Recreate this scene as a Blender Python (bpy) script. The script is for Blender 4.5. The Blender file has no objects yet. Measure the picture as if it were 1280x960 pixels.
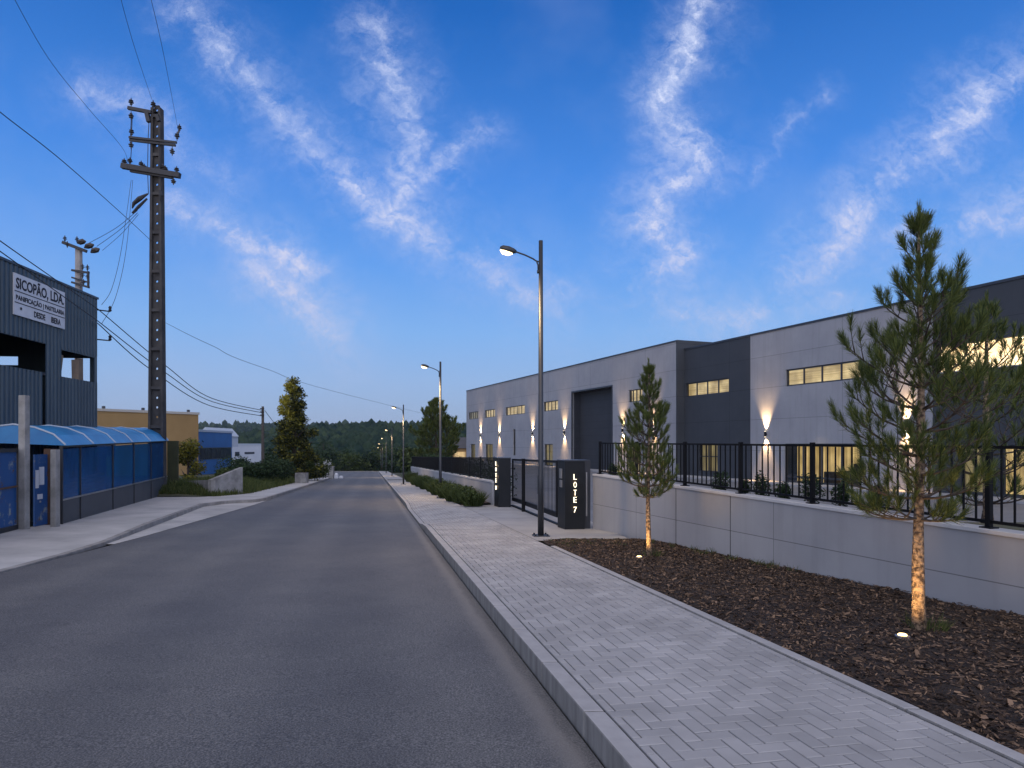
import bpy, math, random
from mathutils import Vector, Matrix, noise
R = math.radians
sc = bpy.context.scene
C = sc.collection

# ------------------------------------------------------------------ camera
F = 850.0                      # focal length in pixels of the 1280 wide photograph
EYE = 1.6
cam_d = bpy.data.cameras.new('camera')
cam_d.sensor_width = 36; cam_d.lens = F / 1280 * 36
cam_d.shift_y = 75 / 1280
cam_d.clip_start = 0.1; cam_d.clip_end = 6000
cam = bpy.data.objects.new('camera', cam_d); C.objects.link(cam)
cam.location = (0, 0, EYE); cam.rotation_euler = (R(90), 0, 0)
sc.camera = cam

# ------------------------------------------------------------------ world: dusk sky
W = bpy.data.worlds.new('World'); sc.world = W; W.use_nodes = True
wt = W.node_tree; wt.nodes.clear()
def wn(t, **k):
    n = wt.nodes.new(t)
    for a, b in k.items(): setattr(n, a, b)
    return n
def wm(op, a, b=None, c=None, clamp=False):
    n = wn('ShaderNodeMath', operation=op, use_clamp=clamp)
    for i, x in enumerate((a, b, c)):
        if x is None: continue
        if isinstance(x, (int, float)): n.inputs[i].default_value = x
        else: wt.links.new(x, n.inputs[i])
    return n.outputs[0]
def wv(op, a, b=None, scale=None, out=0):
    n = wn('ShaderNodeVectorMath', operation=op)
    for i, x in enumerate((a, b)):
        if x is None: continue
        if isinstance(x, tuple): n.inputs[i].default_value = x
        else: wt.links.new(x, n.inputs[i])
    if scale is not None:
        if isinstance(scale, (int, float)): n.inputs['Scale'].default_value = scale
        else: wt.links.new(scale, n.inputs['Scale'])
    return n.outputs[out]
def wmix(f, a, b):
    n = wn('ShaderNodeMix', data_type='RGBA')
    for s, x in ((0, f), (6, a), (7, b)):
        if isinstance(x, (int, float)): n.inputs[s].default_value = x
        elif isinstance(x, tuple): n.inputs[s].default_value = (*x, 1)
        else: wt.links.new(x, n.inputs[s])
    return n.outputs[2]
SUN_EL, SUN_ROT = 4.0, 200.0           # degrees: the afterglow stands behind the camera
sky = wn('ShaderNodeTexSky', sky_type='NISHITA', sun_disc=False)
sky.sun_elevation = R(SUN_EL); sky.sun_rotation = R(SUN_ROT); sky.dust_density = 1.5; sky.ozone_density = 3
tc = wn('ShaderNodeTexCoord')
sep = wn('ShaderNodeSeparateXYZ'); wt.links.new(tc.outputs['Generated'], sep.inputs[0])
dx, dy, dz = sep.outputs
ramp = wn('ShaderNodeValToRGB')
wt.links.new(dz, ramp.inputs[0])
els = ramp.color_ramp.elements
stops = [(0.0, (.34, .40, .56)), (.04, (.30, .41, .62)), (.09, (.27, .42, .70)), (.16, (.20, .40, .77)), (.25, (.115, .315, .77)), (.36, (.055, .225, .69)), (.54, (.012, .118, .46)), (.60, (.02, .12, .42)), (1, (.72, .54, .34))]
while len(els) < len(stops): els.new(.5)
for e, (p, c) in zip(els, stops): e.position = p; e.color = (*c, 1)
# cirrus, laid out on a plane high above the place (direction / forward axis)
fy = wm('MAXIMUM', dy, 0.05)
comb = wn('ShaderNodeCombineXYZ')
wt.links.new(wm('DIVIDE', dx, fy), comb.inputs[0]); wt.links.new(wm('DIVIDE', dz, fy), comb.inputs[1])
uv = comb.outputs[0]
def wnoise(vec, scale, detail=6, rough=.6, dist=0, out='Fac'):
    n = wn('ShaderNodeTexNoise')
    n.inputs['Scale'].default_value = scale; n.inputs['Detail'].default_value = detail
    n.inputs['Roughness'].default_value = rough; n.inputs['Distortion'].default_value = dist
    wt.links.new(vec, n.inputs['Vector']); return n.outputs[out]
w1 = wv('SCALE', wv('SUBTRACT', wnoise(uv, 6, 8, .70, out='Color'), (.5, .5, .5)), scale=.16)
uvw = wv('ADD', uv, w1)
flat = wn('ShaderNodeVectorMath', operation='MULTIPLY'); wt.links.new(uvw, flat.inputs[0]); flat.inputs[1].default_value = (1, 1, 0)
uvw = flat.outputs[0]
def px(x, y): return ((x - 640) / F, (555 - y) / F)
strokes = [   # polylines (photo position), width, strength
    ([(225, 15), (330, 110), (395, 195), (470, 245), (545, 305)], .060, .62),
    ([(470, 20), (490, 90), (525, 175), (510, 230), (475, 270)], .055, .62),
    ([(600, 165), (560, 200), (500, 245)], .045, .55),
    ([(215, 245), (300, 290), (385, 340)], .05, .6),
    ([(330, 350), (400, 400), (420, 420)], .06, .55),
    ([(590, 330), (700, 375)], .07, .5),
    ([(880, 0), (862, 70), (832, 120), (858, 165), (880, 195)], .055, .72),
    ([(880, 195), (835, 230), (805, 285), (860, 310), (790, 355)], .06, .7),
    ([(1030, 110), (960, 185), (935, 220)], .03, .28),
    ([(1290, 85), (1190, 150), (1130, 220), (1080, 270), (1000, 340)], .06, .75),
    ([(1290, 235), (1220, 275), (1120, 300)], .06, .6),
    ([(100, 110), (180, 150), (290, 220)], .05, .3),
    ([(1040, 380), (880, 400), (800, 385)], .06, .4),
]
acc = None
for pts, wd, st in strokes:
    dmin = None
    for (a, b) in zip(pts[:-1], pts[1:]):
        A = px(*a); B = px(*b); ab = (B[0] - A[0], B[1] - A[1]); l2 = ab[0] ** 2 + ab[1] ** 2
        pa = wv('SUBTRACT', uvw, (A[0], A[1], 0))
        t = wm('MULTIPLY', wv('DOT_PRODUCT', pa, (ab[0], ab[1], 0), out=1), 1 / l2, clamp=True)
        pr = wv('SCALE', (ab[0], ab[1], 0), scale=t)
        d = wv('LENGTH', wv('SUBTRACT', pa, pr), out=1)
        dmin = d if dmin is None else wm('MINIMUM', dmin, d)
    mc = wm('MULTIPLY', wm('POWER', wm('SUBTRACT', 1, wm('DIVIDE', dmin, wd * .55), clamp=True), 1.4), st)
    mh = wm('MULTIPLY', wm('POWER', wm('SUBTRACT', 1, wm('DIVIDE', dmin, wd * 1.75), clamp=True), 1.8), st)
    core = mc if acc is None else wm('MAXIMUM', core, mc)
    halo = mh if acc is None else wm('MAXIMUM', halo, mh)
    acc = 1
w2 = wv('SCALE', wv('SUBTRACT', wnoise(uv, 16, 6, .6, out='Color'), (.5, .5, .5)), scale=.075)
uvf = wv('ADD', uv, w2)
def ridged(vec, sc_, det, pw, ang, st):
    rot = wn('ShaderNodeVectorRotate', rotation_type='Z_AXIS'); wt.links.new(vec, rot.inputs['Vector']); rot.inputs['Angle'].default_value = R(ang)
    stv = wn('ShaderNodeVectorMath', operation='MULTIPLY'); wt.links.new(rot.outputs[0], stv.inputs[0]); stv.inputs[1].default_value = (1, st, 1)
    n = wnoise(stv.outputs[0], sc_, det, .6, 0)
    r = wm('SUBTRACT', 1, wm('ABSOLUTE', wm('MULTIPLY', wm('SUBTRACT', n, .5), 5.5)), clamp=True)
    return wm('POWER', r, pw)
fil = wm('ADD', ridged(uvf, 9, 6, 1.3, 35, 3.4), wm('MULTIPLY', ridged(uvf, 13, 6, 1.3, -30, 3.0), .8))
soft = wm('MULTIPLY', wm('SUBTRACT', wnoise(uvw, 7, 7, .66, 0), .34), 2.8, clamp=True)
body = wm('MULTIPLY', wm('ADD', wm('MULTIPLY', core, wm('ADD', wm('MULTIPLY', fil, .5), .14)), wm('MULTIPLY', halo, wm('ADD', wm('MULTIPLY', fil, .62), .06))), soft)
veil = wm('MULTIPLY', wm('SUBTRACT', wnoise(uv, 2.2, 5, .6, 0), .5, clamp=True), .9)
cloud = wm('ADD', body, wm('MULTIPLY', veil, .5))
cloud = wm('MULTIPLY', cloud, wm('GREATER_THAN', dy, .06), clamp=True)
cloudcol = wmix(wm('MULTIPLY', dz, 2.2, clamp=True), (.54, .50, .64), (.62, .68, .90))
base = wmix(cloud, ramp.outputs[0], cloudcol)
# the sunset side, behind the camera, is far brighter than the side we look at
glow = wm('POWER', wm('MULTIPLY', wm('ADD', wm('MULTIPLY', dy, -1), .35), .75, clamp=True), 1.5)
glowc = wmix(wm('MULTIPLY', dz, 1.4, clamp=True), (1.0, .80, .66), (.66, .76, 1.0))
glowv = wv('SCALE', glowc, scale=wm('MULTIPLY', glow, 1.5))
nish = wv('SCALE', sky.outputs[0], scale=.012)
tot = wv('ADD', wv('ADD', base, glowv), nish)
bg = wn('ShaderNodeBackground'); wt.links.new(tot, bg.inputs[0]); bg.inputs[1].default_value = 1.0
W.cycles.sampling_method = 'MANUAL'; W.cycles.sample_map_resolution = 256
wo = wn('ShaderNodeOutputWorld'); wt.links.new(bg.outputs[0], wo.inputs[0])

# ------------------------------------------------------------------ afterglow lamp
sd = bpy.data.lights.new('sun', 'SUN'); sd.energy = .38; sd.angle = R(60); sd.color = (1.0, .93, .90)
sun = bpy.data.objects.new('sun', sd); C.objects.link(sun)
sun.rotation_euler = (R(48), 0, R(-18)); sun.location = (0, -5, 20)

sc.view_settings.view_transform = 'Standard'; sc.view_settings.look = 'None'
sc.view_settings.gamma = 1; sc.view_settings.exposure = .12
sc.render.engine = 'CYCLES'
sc.cycles.use_denoising = True
try: sc.cycles.denoiser = 'OPENIMAGEDENOISE'
except Exception: pass
sc.cycles.max_bounces = 5; sc.cycles.transparent_max_bounces = 12
sc.cycles.use_light_tree = True
sc.cycles.sample_clamp_indirect = 4

# ------------------------------------------------------------------ helpers
def P(x, y, Y): return Vector(((x - 640) / F * Y, Y, EYE - (y - 555) / F * Y))
SL = .03
def gz(Y): return -SL * Y
def G(x, y, h=0.0):
    Y = (EYE - h) * F / (y - 555 - SL * F)
    return Vector(((x - 640) / F * Y, Y, gz(Y) + h))

class MB:
    def __init__(s): s.v = []; s.f = []; s.var = []
    def face(s, pts, var=.5):
        i = len(s.v); s.v += [tuple(p) for p in pts]; s.f.append(tuple(range(i, i + len(pts)))); s.var.append(var)
    def mesh(s, vs, fs, var=.5):
        i = len(s.v); s.v += [tuple(p) for p in vs]
        for f in fs: s.f.append(tuple(a + i for a in f)); s.var.append(var)
    def hexa(s, p, var=.5):      # 8 points: bottom 4 counter-clockwise, top 4
        s.mesh(p, [(3, 2, 1, 0), (4, 5, 6, 7), (0, 1, 5, 4), (1, 2, 6, 5), (2, 3, 7, 6), (3, 0, 4, 7)], var)
    def box(s, x0, x1, y0, y1, z0, z1, var=.5):
        s.hexa([(x0, y0, z0), (x1, y0, z0), (x1, y1, z0), (x0, y1, z0), (x0, y0, z1), (x1, y0, z1), (x1, y1, z1), (x0, y1, z1)], var)
    def fbox(s, fr, a0, a1, b0, b1, z0, z1, var=.5):
        s.hexa([fr(a0, b0, z0), fr(a1, b0, z0), fr(a1, b1, z0), fr(a0, b1, z0), fr(a0, b0, z1), fr(a1, b0, z1), fr(a1, b1, z1), fr(a0, b1, z1)], var)
    def tube(s, pts, rad, n=6, var=.5, cap=True):
        pts = [Vector(p) for p in pts]
        if isinstance(rad, (int, float)): rad = [rad] * len(pts)
        i0 = len(s.v); prev = None
        for k, p in enumerate(pts):
            a = pts[max(k - 1, 0)]; b = pts[min(k + 1, len(pts) - 1)]
            t = (b - a)
            if t.length < 1e-9: t = Vector((0, 0, 1))
            t.normalize()
            if prev is None:
                up = Vector((0, 0, 1)) if abs(t.z) < .9 else Vector((1, 0, 0)); u = t.cross(up).normalized()
            else:
                u = (prev - t * prev.dot(t)).normalized()
            prev = u; w = t.cross(u)
            for j in range(n):
                an = 2 * math.pi * j / n
                s.v.append(tuple(p + (u * math.cos(an) + w * math.sin(an)) * rad[k]))
        for k in range(len(pts) - 1):
            for j in range(n):
                a = i0 + k * n + j; b = i0 + k * n + (j + 1) % n
                s.f.append((a, b, b + n, a + n)); s.var.append(var)
        if cap:
            s.f.append(tuple(i0 + j for j in reversed(range(n)))); s.var.append(var)
            e = i0 + (len(pts) - 1) * n
            s.f.append(tuple(e + j for j in range(n))); s.var.append(var)
    def bar(s, a, b, w, h=None, var=.5):   # square bar from a to b
        h = h or w; a = Vector(a); b = Vector(b); t = (b - a).normalized()
        up = Vector((0, 0, 1)) if abs(t.z) < .9 else Vector((0, 1, 0))
        u = t.cross(up).normalized() * w / 2; v = u.normalized().cross(t) * h / 2
        s.hexa([a - u - v, a + u - v, a + u + v, a - u + v, b - u - v, b + u - v, b + u + v, b - u + v], var)
    def lathe(s, c, prof, n=12, var=.5, axis=None):   # profile (r, z)
        c = Vector(c); i0 = len(s.v)
        M = (axis or Vector((0, 0, 1))).to_track_quat('Z', 'Y').to_matrix()
        for r, z in prof:
            for j in range(n):
                a = 2 * math.pi * j / n; s.v.append(tuple(c + M @ Vector((r * math.cos(a), r * math.sin(a), z))))
        for k in range(len(prof) - 1):
            for j in range(n):
                a = i0 + k * n + j; b = i0 + k * n + (j + 1) % n
                s.f.append((a, b, b + n, a + n)); s.var.append(var)
        s.f.append(tuple(i0 + j for j in reversed(range(n)))); s.var.append(var)
        e = i0 + (len(prof) - 1) * n; s.f.append(tuple(e + j for j in range(n))); s.var.append(var)
    def build(s, name, mat, parent=None, loc=None, smooth=False, bevel=0):
        off = Vector((0, 0, 0))
        if parent is not None:
            off = Vector(parent.location); q = parent.parent
            while q: off += Vector(q.location); q = q.parent
        elif loc is not None: off = Vector(loc)
        me = bpy.data.meshes.new(name)
        me.from_pydata([(a - off.x, b - off.y, c - off.z) for a, b, c in s.v], [], s.f)
        if s.var:
            at = me.attributes.new('var', 'FLOAT', 'FACE'); at.data.foreach_set('value', s.var)
        uvl = me.uv_layers.new(name='uv'); 
        co = s.v; buf = [0.0] * (2 * len(me.loops))
        for poly in me.polygons:
            n = poly.normal
            if abs(n.z) > .7:
                for li in poly.loop_indices:
                    p = co[me.loops[li].vertex_index]; buf[2 * li] = p[0]; buf[2 * li + 1] = p[1]
            else:
                l = math.hypot(n.x, n.y) or 1; tx, ty = -n.y / l, n.x / l
                if abs(tx) > abs(ty):
                    if tx < 0: tx, ty = -tx, -ty
                elif ty < 0: tx, ty = -tx, -ty
                for li in poly.loop_indices:
                    p = co[me.loops[li].vertex_index]; buf[2 * li] = p[0] * tx + p[1] * ty; buf[2 * li + 1] = p[2]
        uvl.data.foreach_set('uv', buf)
        if smooth: me.polygons.foreach_set('use_smooth', [True] * len(me.polygons))
        me.materials.append(mat)
        o = bpy.data.objects.new(name, me); C.objects.link(o)
        if parent is not None: o.parent = parent
        elif loc is not None: o.location = off
        if bevel:
            b = o.modifiers.new('bevel', 'BEVEL'); b.width = bevel; b.segments = 2; b.limit_method = 'ANGLE'
        return o
def tag(o, label=None, cat=None, group=None, kind=None):
    if label: o['label'] = label
    if cat: o['category'] = cat
    if group: o['group'] = group
    if kind: o['kind'] = kind
    return o
def thing(name, loc, label, cat, group=None):
    o = bpy.data.objects.new(name, None); C.objects.link(o); o.location = loc; o.empty_display_size = .2
    return tag(o, label, cat, group)
def copy_tree(o, parent=None):
    c = o.copy(); C.objects.link(c)
    if parent: c.parent = parent
    for ch in list(o.children): copy_tree(ch, c)
    return c
def frame(o, ux):      # o = origin (x, y), ux = direction along; a = along, b = outward (to its left), z absolute
    l = math.hypot(*ux); ax, ay = ux[0] / l, ux[1] / l
    def fr(a, b, z): return Vector((o[0] + ax * a - ay * b, o[1] + ay * a + ax * b, z))
    return fr
def spot(name, loc, tgt, energy, size, blend=.5, color=(1, .78, .5), radius=.03, parent=None):
    l = bpy.data.lights.new(name, 'SPOT'); l.energy = energy; l.spot_size = R(size); l.spot_blend = blend; l.color = color; l.shadow_soft_size = radius
    o = bpy.data.objects.new(name, l); C.objects.link(o)
    d = Vector(tgt) - Vector(loc); o.rotation_euler = d.to_track_quat('-Z', 'Y').to_euler()
    o.location = Vector(loc) - (Vector(parent.location) if parent else Vector()); o.parent = parent
    return o

# ------------------------------------------------------------------ materials
def nt(name):
    m = bpy.data.materials.new(name); m.use_nodes = True; t = m.node_tree
    return m, t, t.nodes['Principled BSDF']
def N(t, ty, **k):
    n = t.nodes.new(ty)
    for a, b in k.items():
        if isinstance(a, str) and a.startswith('_'): n.inputs[a[1:].replace('_', ' ')].default_value = b
        else: setattr(n, a, b)
    return n
def mixc(t, f, a, b, blend='MIX'):
    n = N(t, 'ShaderNodeMix', data_type='RGBA', blend_type=blend)
    for s, x in ((0, f), (6, a), (7, b)):
        if isinstance(x, (int, float)): n.inputs[s].default_value = x
        elif isinstance(x, tuple): n.inputs[s].default_value = (*x[:3], 1)
        else: t.links.new(x, n.inputs[s])
    return n.outputs[2]
def rmp(t, src, a, b):
    n = N(t, 'ShaderNodeMapRange'); t.links.new(src, n.inputs[0]); n.inputs[1].default_value = a; n.inputs[2].default_value = b; return n.outputs[0]
def noi(t, scale, detail=5, rough=.6, coord='Object', dist=0, vec=None):
    n = N(t, 'ShaderNodeTexNoise'); n.inputs['Scale'].default_value = scale; n.inputs['Detail'].default_value = detail
    n.inputs['Roughness'].default_value = rough; n.inputs['Distortion'].default_value = dist
    if vec is None:
        c = N(t, 'ShaderNodeTexCoord'); vec = c.outputs[coord]
    t.links.new(vec, n.inputs['Vector']); return n.outputs['Fac']
def bump(t, b, h, strength=.3, dist=.02, prev=None):
    n = N(t, 'ShaderNodeBump'); n.inputs['Strength'].default_value = strength; n.inputs['Distance'].default_value = dist
    t.links.new(h, n.inputs['Height'])
    if prev is not None: t.links.new(prev, n.inputs['Normal'])
    t.links.new(n.outputs[0], b.inputs['Normal']); return n.outputs[0]
def mat(name, c1, c2=None, scale=3, rough=.8, metal=0, bmp=0, bscale=40, spec=.5, detail=6, bdist=.01, lo=.3, hi=.7):
    m, t, b = nt(name)
    b.inputs['Roughness'].default_value = rough; b.inputs['Metallic'].default_value = metal
    b.inputs['Specular IOR Level'].default_value = spec
    if c2 is None: b.inputs['Base Color'].default_value = (*c1, 1)
    else: t.links.new(mixc(t, rmp(t, noi(t, scale, detail), lo, hi), c1, c2), b.inputs['Base Color'])
    if bmp: bump(t, b, noi(t, bscale, 6), bmp, bdist)
    return m
def varmat(name, c1, c2, rough=.8, spec=.3, bmp=0, bscale=60, trans=0, nscale=0):
    m, t, b = nt(name); a = N(t, 'ShaderNodeAttribute', attribute_name='var')
    col = mixc(t, a.outputs['Fac'], c1, c2)
    if nscale:
        col = mixc(t, rmp(t, noi(t, nscale, 4), .3, .7), col, mixc(t, 1.0, col, (.72, .72, .72), 'MULTIPLY'))
    t.links.new(col, b.inputs['Base Color'])
    b.inputs['Roughness'].default_value = rough; b.inputs['Specular IOR Level'].default_value = spec
    if bmp: bump(t, b, noi(t, bscale, 5), bmp, .005)
    if trans:
        tr = N(t, 'ShaderNodeBsdfTranslucent'); t.links.new(col, tr.inputs[0]); ms = N(t, 'ShaderNodeMixShader'); ms.inputs[0].default_value = trans
        t.links.new(b.outputs[0], ms.inputs[1]); t.links.new(tr.outputs[0], ms.inputs[2]); t.links.new(ms.outputs[0], t.nodes['Material Output'].inputs[0])
    return m
def emis(name, col, strength):
    m, t, b = nt(name); b.inputs['Base Color'].default_value = (*[min(.8, c) for c in col], 1)
    b.inputs['Emission Color'].default_value = (*col, 1); b.inputs['Emission Strength'].default_value = strength; return m

M = {}
# asphalt: speckled aggregate, patches, dusty band along the kerb
m, t, b = nt('asphalt'); M['asphalt'] = m
fine = noi(t, 80, 3, .8); mid = noi(t, 1.1, 5, .6); big = noi(t, .22, 4, .5)
vor = N(t, 'ShaderNodeTexVoronoi', feature='F1'); vor.inputs['Scale'].default_value = 75
c = N(t, 'ShaderNodeTexCoord'); t.links.new(c.outputs['Object'], vor.inputs['Vector'])
col = mixc(t, rmp(t, fine, .40, .66), (.044, .046, .049), (.195, .193, .190))
col = mixc(t, rmp(t, vor.outputs['Distance'], .0, .35), mixc(t, 1.0, col, (1.35, 1.35, 1.32), 'MULTIPLY'), col)
col = mixc(t, rmp(t, mid, .35, .7), col, mixc(t, 1.0, col, (.8, .8, .82), 'MULTIPLY'))
col = mixc(t, rmp(t, big, .4, .65), col, mixc(t, 1.0, col, (1.16, 1.15, 1.1), 'MULTIPLY'))
at = N(t, 'ShaderNodeAttribute', attribute_name='edge')
ln = N(t, 'ShaderNodeMath', operation='SINE'); l0 = N(t, 'ShaderNodeMath', operation='MULTIPLY_ADD'); t.links.new(at.outputs['Fac'], l0.inputs[0]); l0.inputs[1].default_value = 3.9; l0.inputs[2].default_value = -1.2; t.links.new(l0.outputs[0], ln.inputs[0])
l1 = N(t, 'ShaderNodeMath', operation='MULTIPLY_ADD'); t.links.new(ln.outputs[0], l1.inputs[0]); l1.inputs[1].default_value = .3; t.links.new(noi(t, .5, 5), l1.inputs[2])
col = mixc(t, rmp(t, l1.outputs[0], .35, .85), mixc(t, 1.0, col, (.88, .88, .89), 'MULTIPLY'), mixc(t, 1.0, col, (1.1, 1.09, 1.07), 'MULTIPLY'))
# distance from the right kerb in metres
wob = N(t, 'ShaderNodeMath', operation='MULTIPLY_ADD'); t.links.new(noi(t, 3, 6), wob.inputs[0]); wob.inputs[1].default_value = .14; t.links.new(at.outputs['Fac'], wob.inputs[2])
cr = N(t, 'ShaderNodeValToRGB'); t.links.new(wob.outputs[0], cr.inputs[0]); e = cr.color_ramp.elements
e[0].position = 0.05; e[0].color = (.25, .25, .25, 1); e[1].position = 1; e[1].color = (0, 0, 0, 1)
for p, v in ((.13, .2), (.19, .7), (.25, .55), (.33, .1), (.5, .0)):
    q = e.new(p); q.color = (v, v, v, 1)
col = mixc(t, cr.outputs[0], col, (.20, .19, .175))
t.links.new(col, b.inputs['Base Color']); b.inputs['Roughness'].default_value = .72; b.inputs['Specular IOR Level'].default_value = .45
n1 = bump(t, b, fine, .55, .006); bump(t, b, vor.outputs['Distance'], .35, .004, n1)

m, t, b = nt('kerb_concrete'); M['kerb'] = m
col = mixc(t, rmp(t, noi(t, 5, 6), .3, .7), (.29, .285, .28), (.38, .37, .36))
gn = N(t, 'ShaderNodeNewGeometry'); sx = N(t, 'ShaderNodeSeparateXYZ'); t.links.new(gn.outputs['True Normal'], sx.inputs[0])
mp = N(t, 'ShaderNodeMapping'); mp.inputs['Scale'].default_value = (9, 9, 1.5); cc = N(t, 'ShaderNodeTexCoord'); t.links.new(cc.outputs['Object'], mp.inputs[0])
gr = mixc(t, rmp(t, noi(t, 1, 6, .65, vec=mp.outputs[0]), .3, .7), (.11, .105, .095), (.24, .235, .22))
t.links.new(mixc(t, rmp(t, sx.outputs[2], .35, .8), gr, col), b.inputs['Base Color']); b.inputs['Roughness'].default_value = .85  # side faces darker: their dimmer light put into the colour, with stain streaks
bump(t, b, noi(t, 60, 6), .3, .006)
M['kerb_old'] = mat('weathered_kerb_concrete', (.17, .165, .155), (.31, .30, .28), 2.5, .9, bmp=.4, bscale=40)
M['paver'] = varmat('concrete_paver', (.34, .335, .33), (.43, .42, .41), .85, .3, .4, 90, nscale=1.4)
M['joint'] = mat('joint_sand', (.018, .018, .018), (.045, .044, .042), 20, .95)
M['concrete_pave'] = mat('concrete_paving', (.24, .24, .24), (.36, .355, .345), .9, .85, bmp=.25, bscale=50, bdist=.006)
M['old_pave'] = mat('old_concrete_paving', (.30, .30, .29), (.48, .47, .45), .8, .9, bmp=.4, bscale=30)
M['soil'] = mat('dark_soil', (.016, .011, .008), (.045, .031, .022), 14, .95, bmp=.8, bscale=30, bdist=.03)
M['chip'] = varmat('bark_chip', (.030, .018, .011), (.28, .18, .11), .8, .3)
M['earth'] = mat('grassy_earth', (.03, .045, .015), (.07, .065, .035), .5, .95, bmp=.6, bscale=8, bdist=.05)
M['black'] = mat('black_powder_coat', (.0035, .004, .005), (.006, .0065, .008), 4, .6, spec=.15)
M['pillar'] = mat('anthracite_panel', (.007, .009, .011), (.013, .015, .018), 1.5, .5, spec=.25, bmp=.05, bscale=8)
M['steel'] = mat('brushed_steel', (.35, .35, .35), (.5, .5, .5), 5, .35, metal=.8)
M['lamp_pole'] = mat('grey_painted_steel', (.015, .018, .022), (.026, .030, .036), 2, .45)
# precast panels with joints (uv in metres)
def panel(name, c1, c2, jw=6.0, jh=1.22, vv=0.0, mortar=.006, jc=.45):
    m, t, b = nt(name)
    uvn = N(t, 'ShaderNodeUVMap', uv_map='uv'); mp = N(t, 'ShaderNodeMapping'); mp.inputs['Location'].default_value = (0, vv, 0)
    t.links.new(uvn.outputs[0], mp.inputs[0])
    br = N(t, 'ShaderNodeTexBrick', offset=0, squash=1); t.links.new(mp.outputs[0], br.inputs['Vector'])
    br.inputs['Scale'].default_value = 1; br.inputs['Mortar Size'].default_value = mortar; br.inputs['Mortar Smooth'].default_value = .1
    br.inputs['Brick Width'].default_value = jw; br.inputs['Row Height'].default_value = jh; br.inputs['Bias'].default_value = 0
    br.inputs['Color1'].default_value = (.94, .94, .94, 1); br.inputs['Color2'].default_value = (1, 1, 1, 1); br.inputs['Mortar'].default_value = (jc, jc, jc, 1)
    col = mixc(t, rmp(t, noi(t, .7, 5), .3, .7), c1, c2)
    st = N(t, 'ShaderNodeTexNoise'); st.inputs['Scale'].default_value = 1; st.inputs['Detail'].default_value = 4
    mp2 = N(t, 'ShaderNodeMapping'); mp2.inputs['Scale'].default_value = (5, 5, .35); cc = N(t, 'ShaderNodeTexCoord')
    t.links.new(cc.outputs['Object'], mp2.inputs[0]); t.links.new(mp2.outputs[0], st.inputs['Vector'])
    col = mixc(t, rmp(t, st.outputs['Fac'], .5, .8), col, mixc(t, 1.0, col, (.88, .88, .87), 'MULTIPLY'))
    t.links.new(mixc(t, 1.0, col, br.outputs['Color'], 'MULTIPLY'), b.inputs['Base Color'])
    b.inputs['Roughness'].default_value = .8
    n1 = bump(t, b, br.outputs['Fac'], -.5, .01); bump(t, b, noi(t, 60, 4), .12, .004, n1)
    return m
M['wall_panel'] = panel('pale_concrete_panel', (.29, .29, .295), (.36, .36, .36), 4.0, 1.3, vv=-.25)
M['white_panel'] = panel('light_grey_cladding', (.26, .265, .28), (.31, .315, .325), 9.0, 1.9, vv=.7, mortar=.016, jc=.62)
M['dark_panel'] = panel('dark_grey_cladding', (.034, .040, .048), (.044, .05, .058), 9.0, 1.9, vv=.7, mortar=.016, jc=.55)
M['trim'] = mat('dark_metal_trim', (.03, .034, .042), (.045, .05, .06), 2, .4, metal=.2)
M['coping'] = mat('coping_concrete', (.42, .42, .42), (.5, .5, .49), 4, .75, bmp=.15, bscale=60)
M['sectional'] = panel('sectional_door_sheet', (.028, .032, .038), (.036, .04, .047), 50, .62, vv=.7, mortar=.012, jc=.5)
M['yard'] = mat('yard_paving', (.11, .115, .125), (.17, .175, .185), .5, .75, bmp=.2, bscale=60, bdist=.005)
# glass
m, t, b = nt('window_glass'); M['glass'] = m
tr = N(t, 'ShaderNodeBsdfTransparent'); gl = N(t, 'ShaderNodeBsdfGlossy'); gl.inputs['Roughness'].default_value = .03
tr.inputs[0].default_value = (.86, .9, .88, 1)
fn = N(t, 'ShaderNodeFresnel'); fn.inputs[0].default_value = 1.5; ms = N(t, 'ShaderNodeMixShader')
t.links.new(fn.outputs[0], ms.inputs[0]); t.links.new(tr.outputs[0], ms.inputs[1]); t.links.new(gl.outputs[0], ms.inputs[2])
t.links.new(ms.outputs[0], t.nodes['Material Output'].inputs[0])
def litmat(name, colA, colB, strength, blinds):       # lit room behind glass: blinds or curtains
    m, t, b = nt(name); uvn = N(t, 'ShaderNodeUVMap', uv_map='uv'); mp = N(t, 'ShaderNodeMapping')
    mp.inputs['Scale'].default_value = (.25, 16, 1) if blinds else (7, .25, 1)
    t.links.new(uvn.outputs[0], mp.inputs[0]); nz = noi(t, 1.0, 3, .6, vec=mp.outputs[0])
    uv2 = N(t, 'ShaderNodeMapping'); t.links.new(uvn.outputs[0], uv2.inputs[0]); uv2.inputs['Scale'].default_value = (1.1, .9, 1)
    big = noi(t, 1.0, 2, .5, vec=uv2.outputs[0])
    col = mixc(t, rmp(t, nz, .35, .65), colA, colB); col = mixc(t, rmp(t, big, .35, .7), mixc(t, 1.0, col, (.45, .42, .38), 'MULTIPLY'), col)
    b.inputs['Base Color'].default_value = (.2, .17, .12, 1); b.inputs['Roughness'].default_value = .6
    t.links.new(col, b.inputs['Emission Color']); b.inputs['Emission Strength'].default_value = strength
    return m
M['lit_blind'] = litmat('lit_blinds', (.52, .35, .14), (.95, .72, .38), 1.0, True)
M['lit_curtain'] = litmat('lit_curtains', (.38, .24, .07), (.95, .66, .28), 1.0, False)
M['lit_dim'] = litmat('dim_lit_room', (.12, .09, .04), (.52, .40, .17), .7, False)
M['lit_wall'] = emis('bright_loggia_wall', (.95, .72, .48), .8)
M['letter'] = emis('backlit_letter', (1, .86, .62), 2.2)
M['led'] = emis('street_lamp_led', (1, .70, .34), 5)
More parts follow.
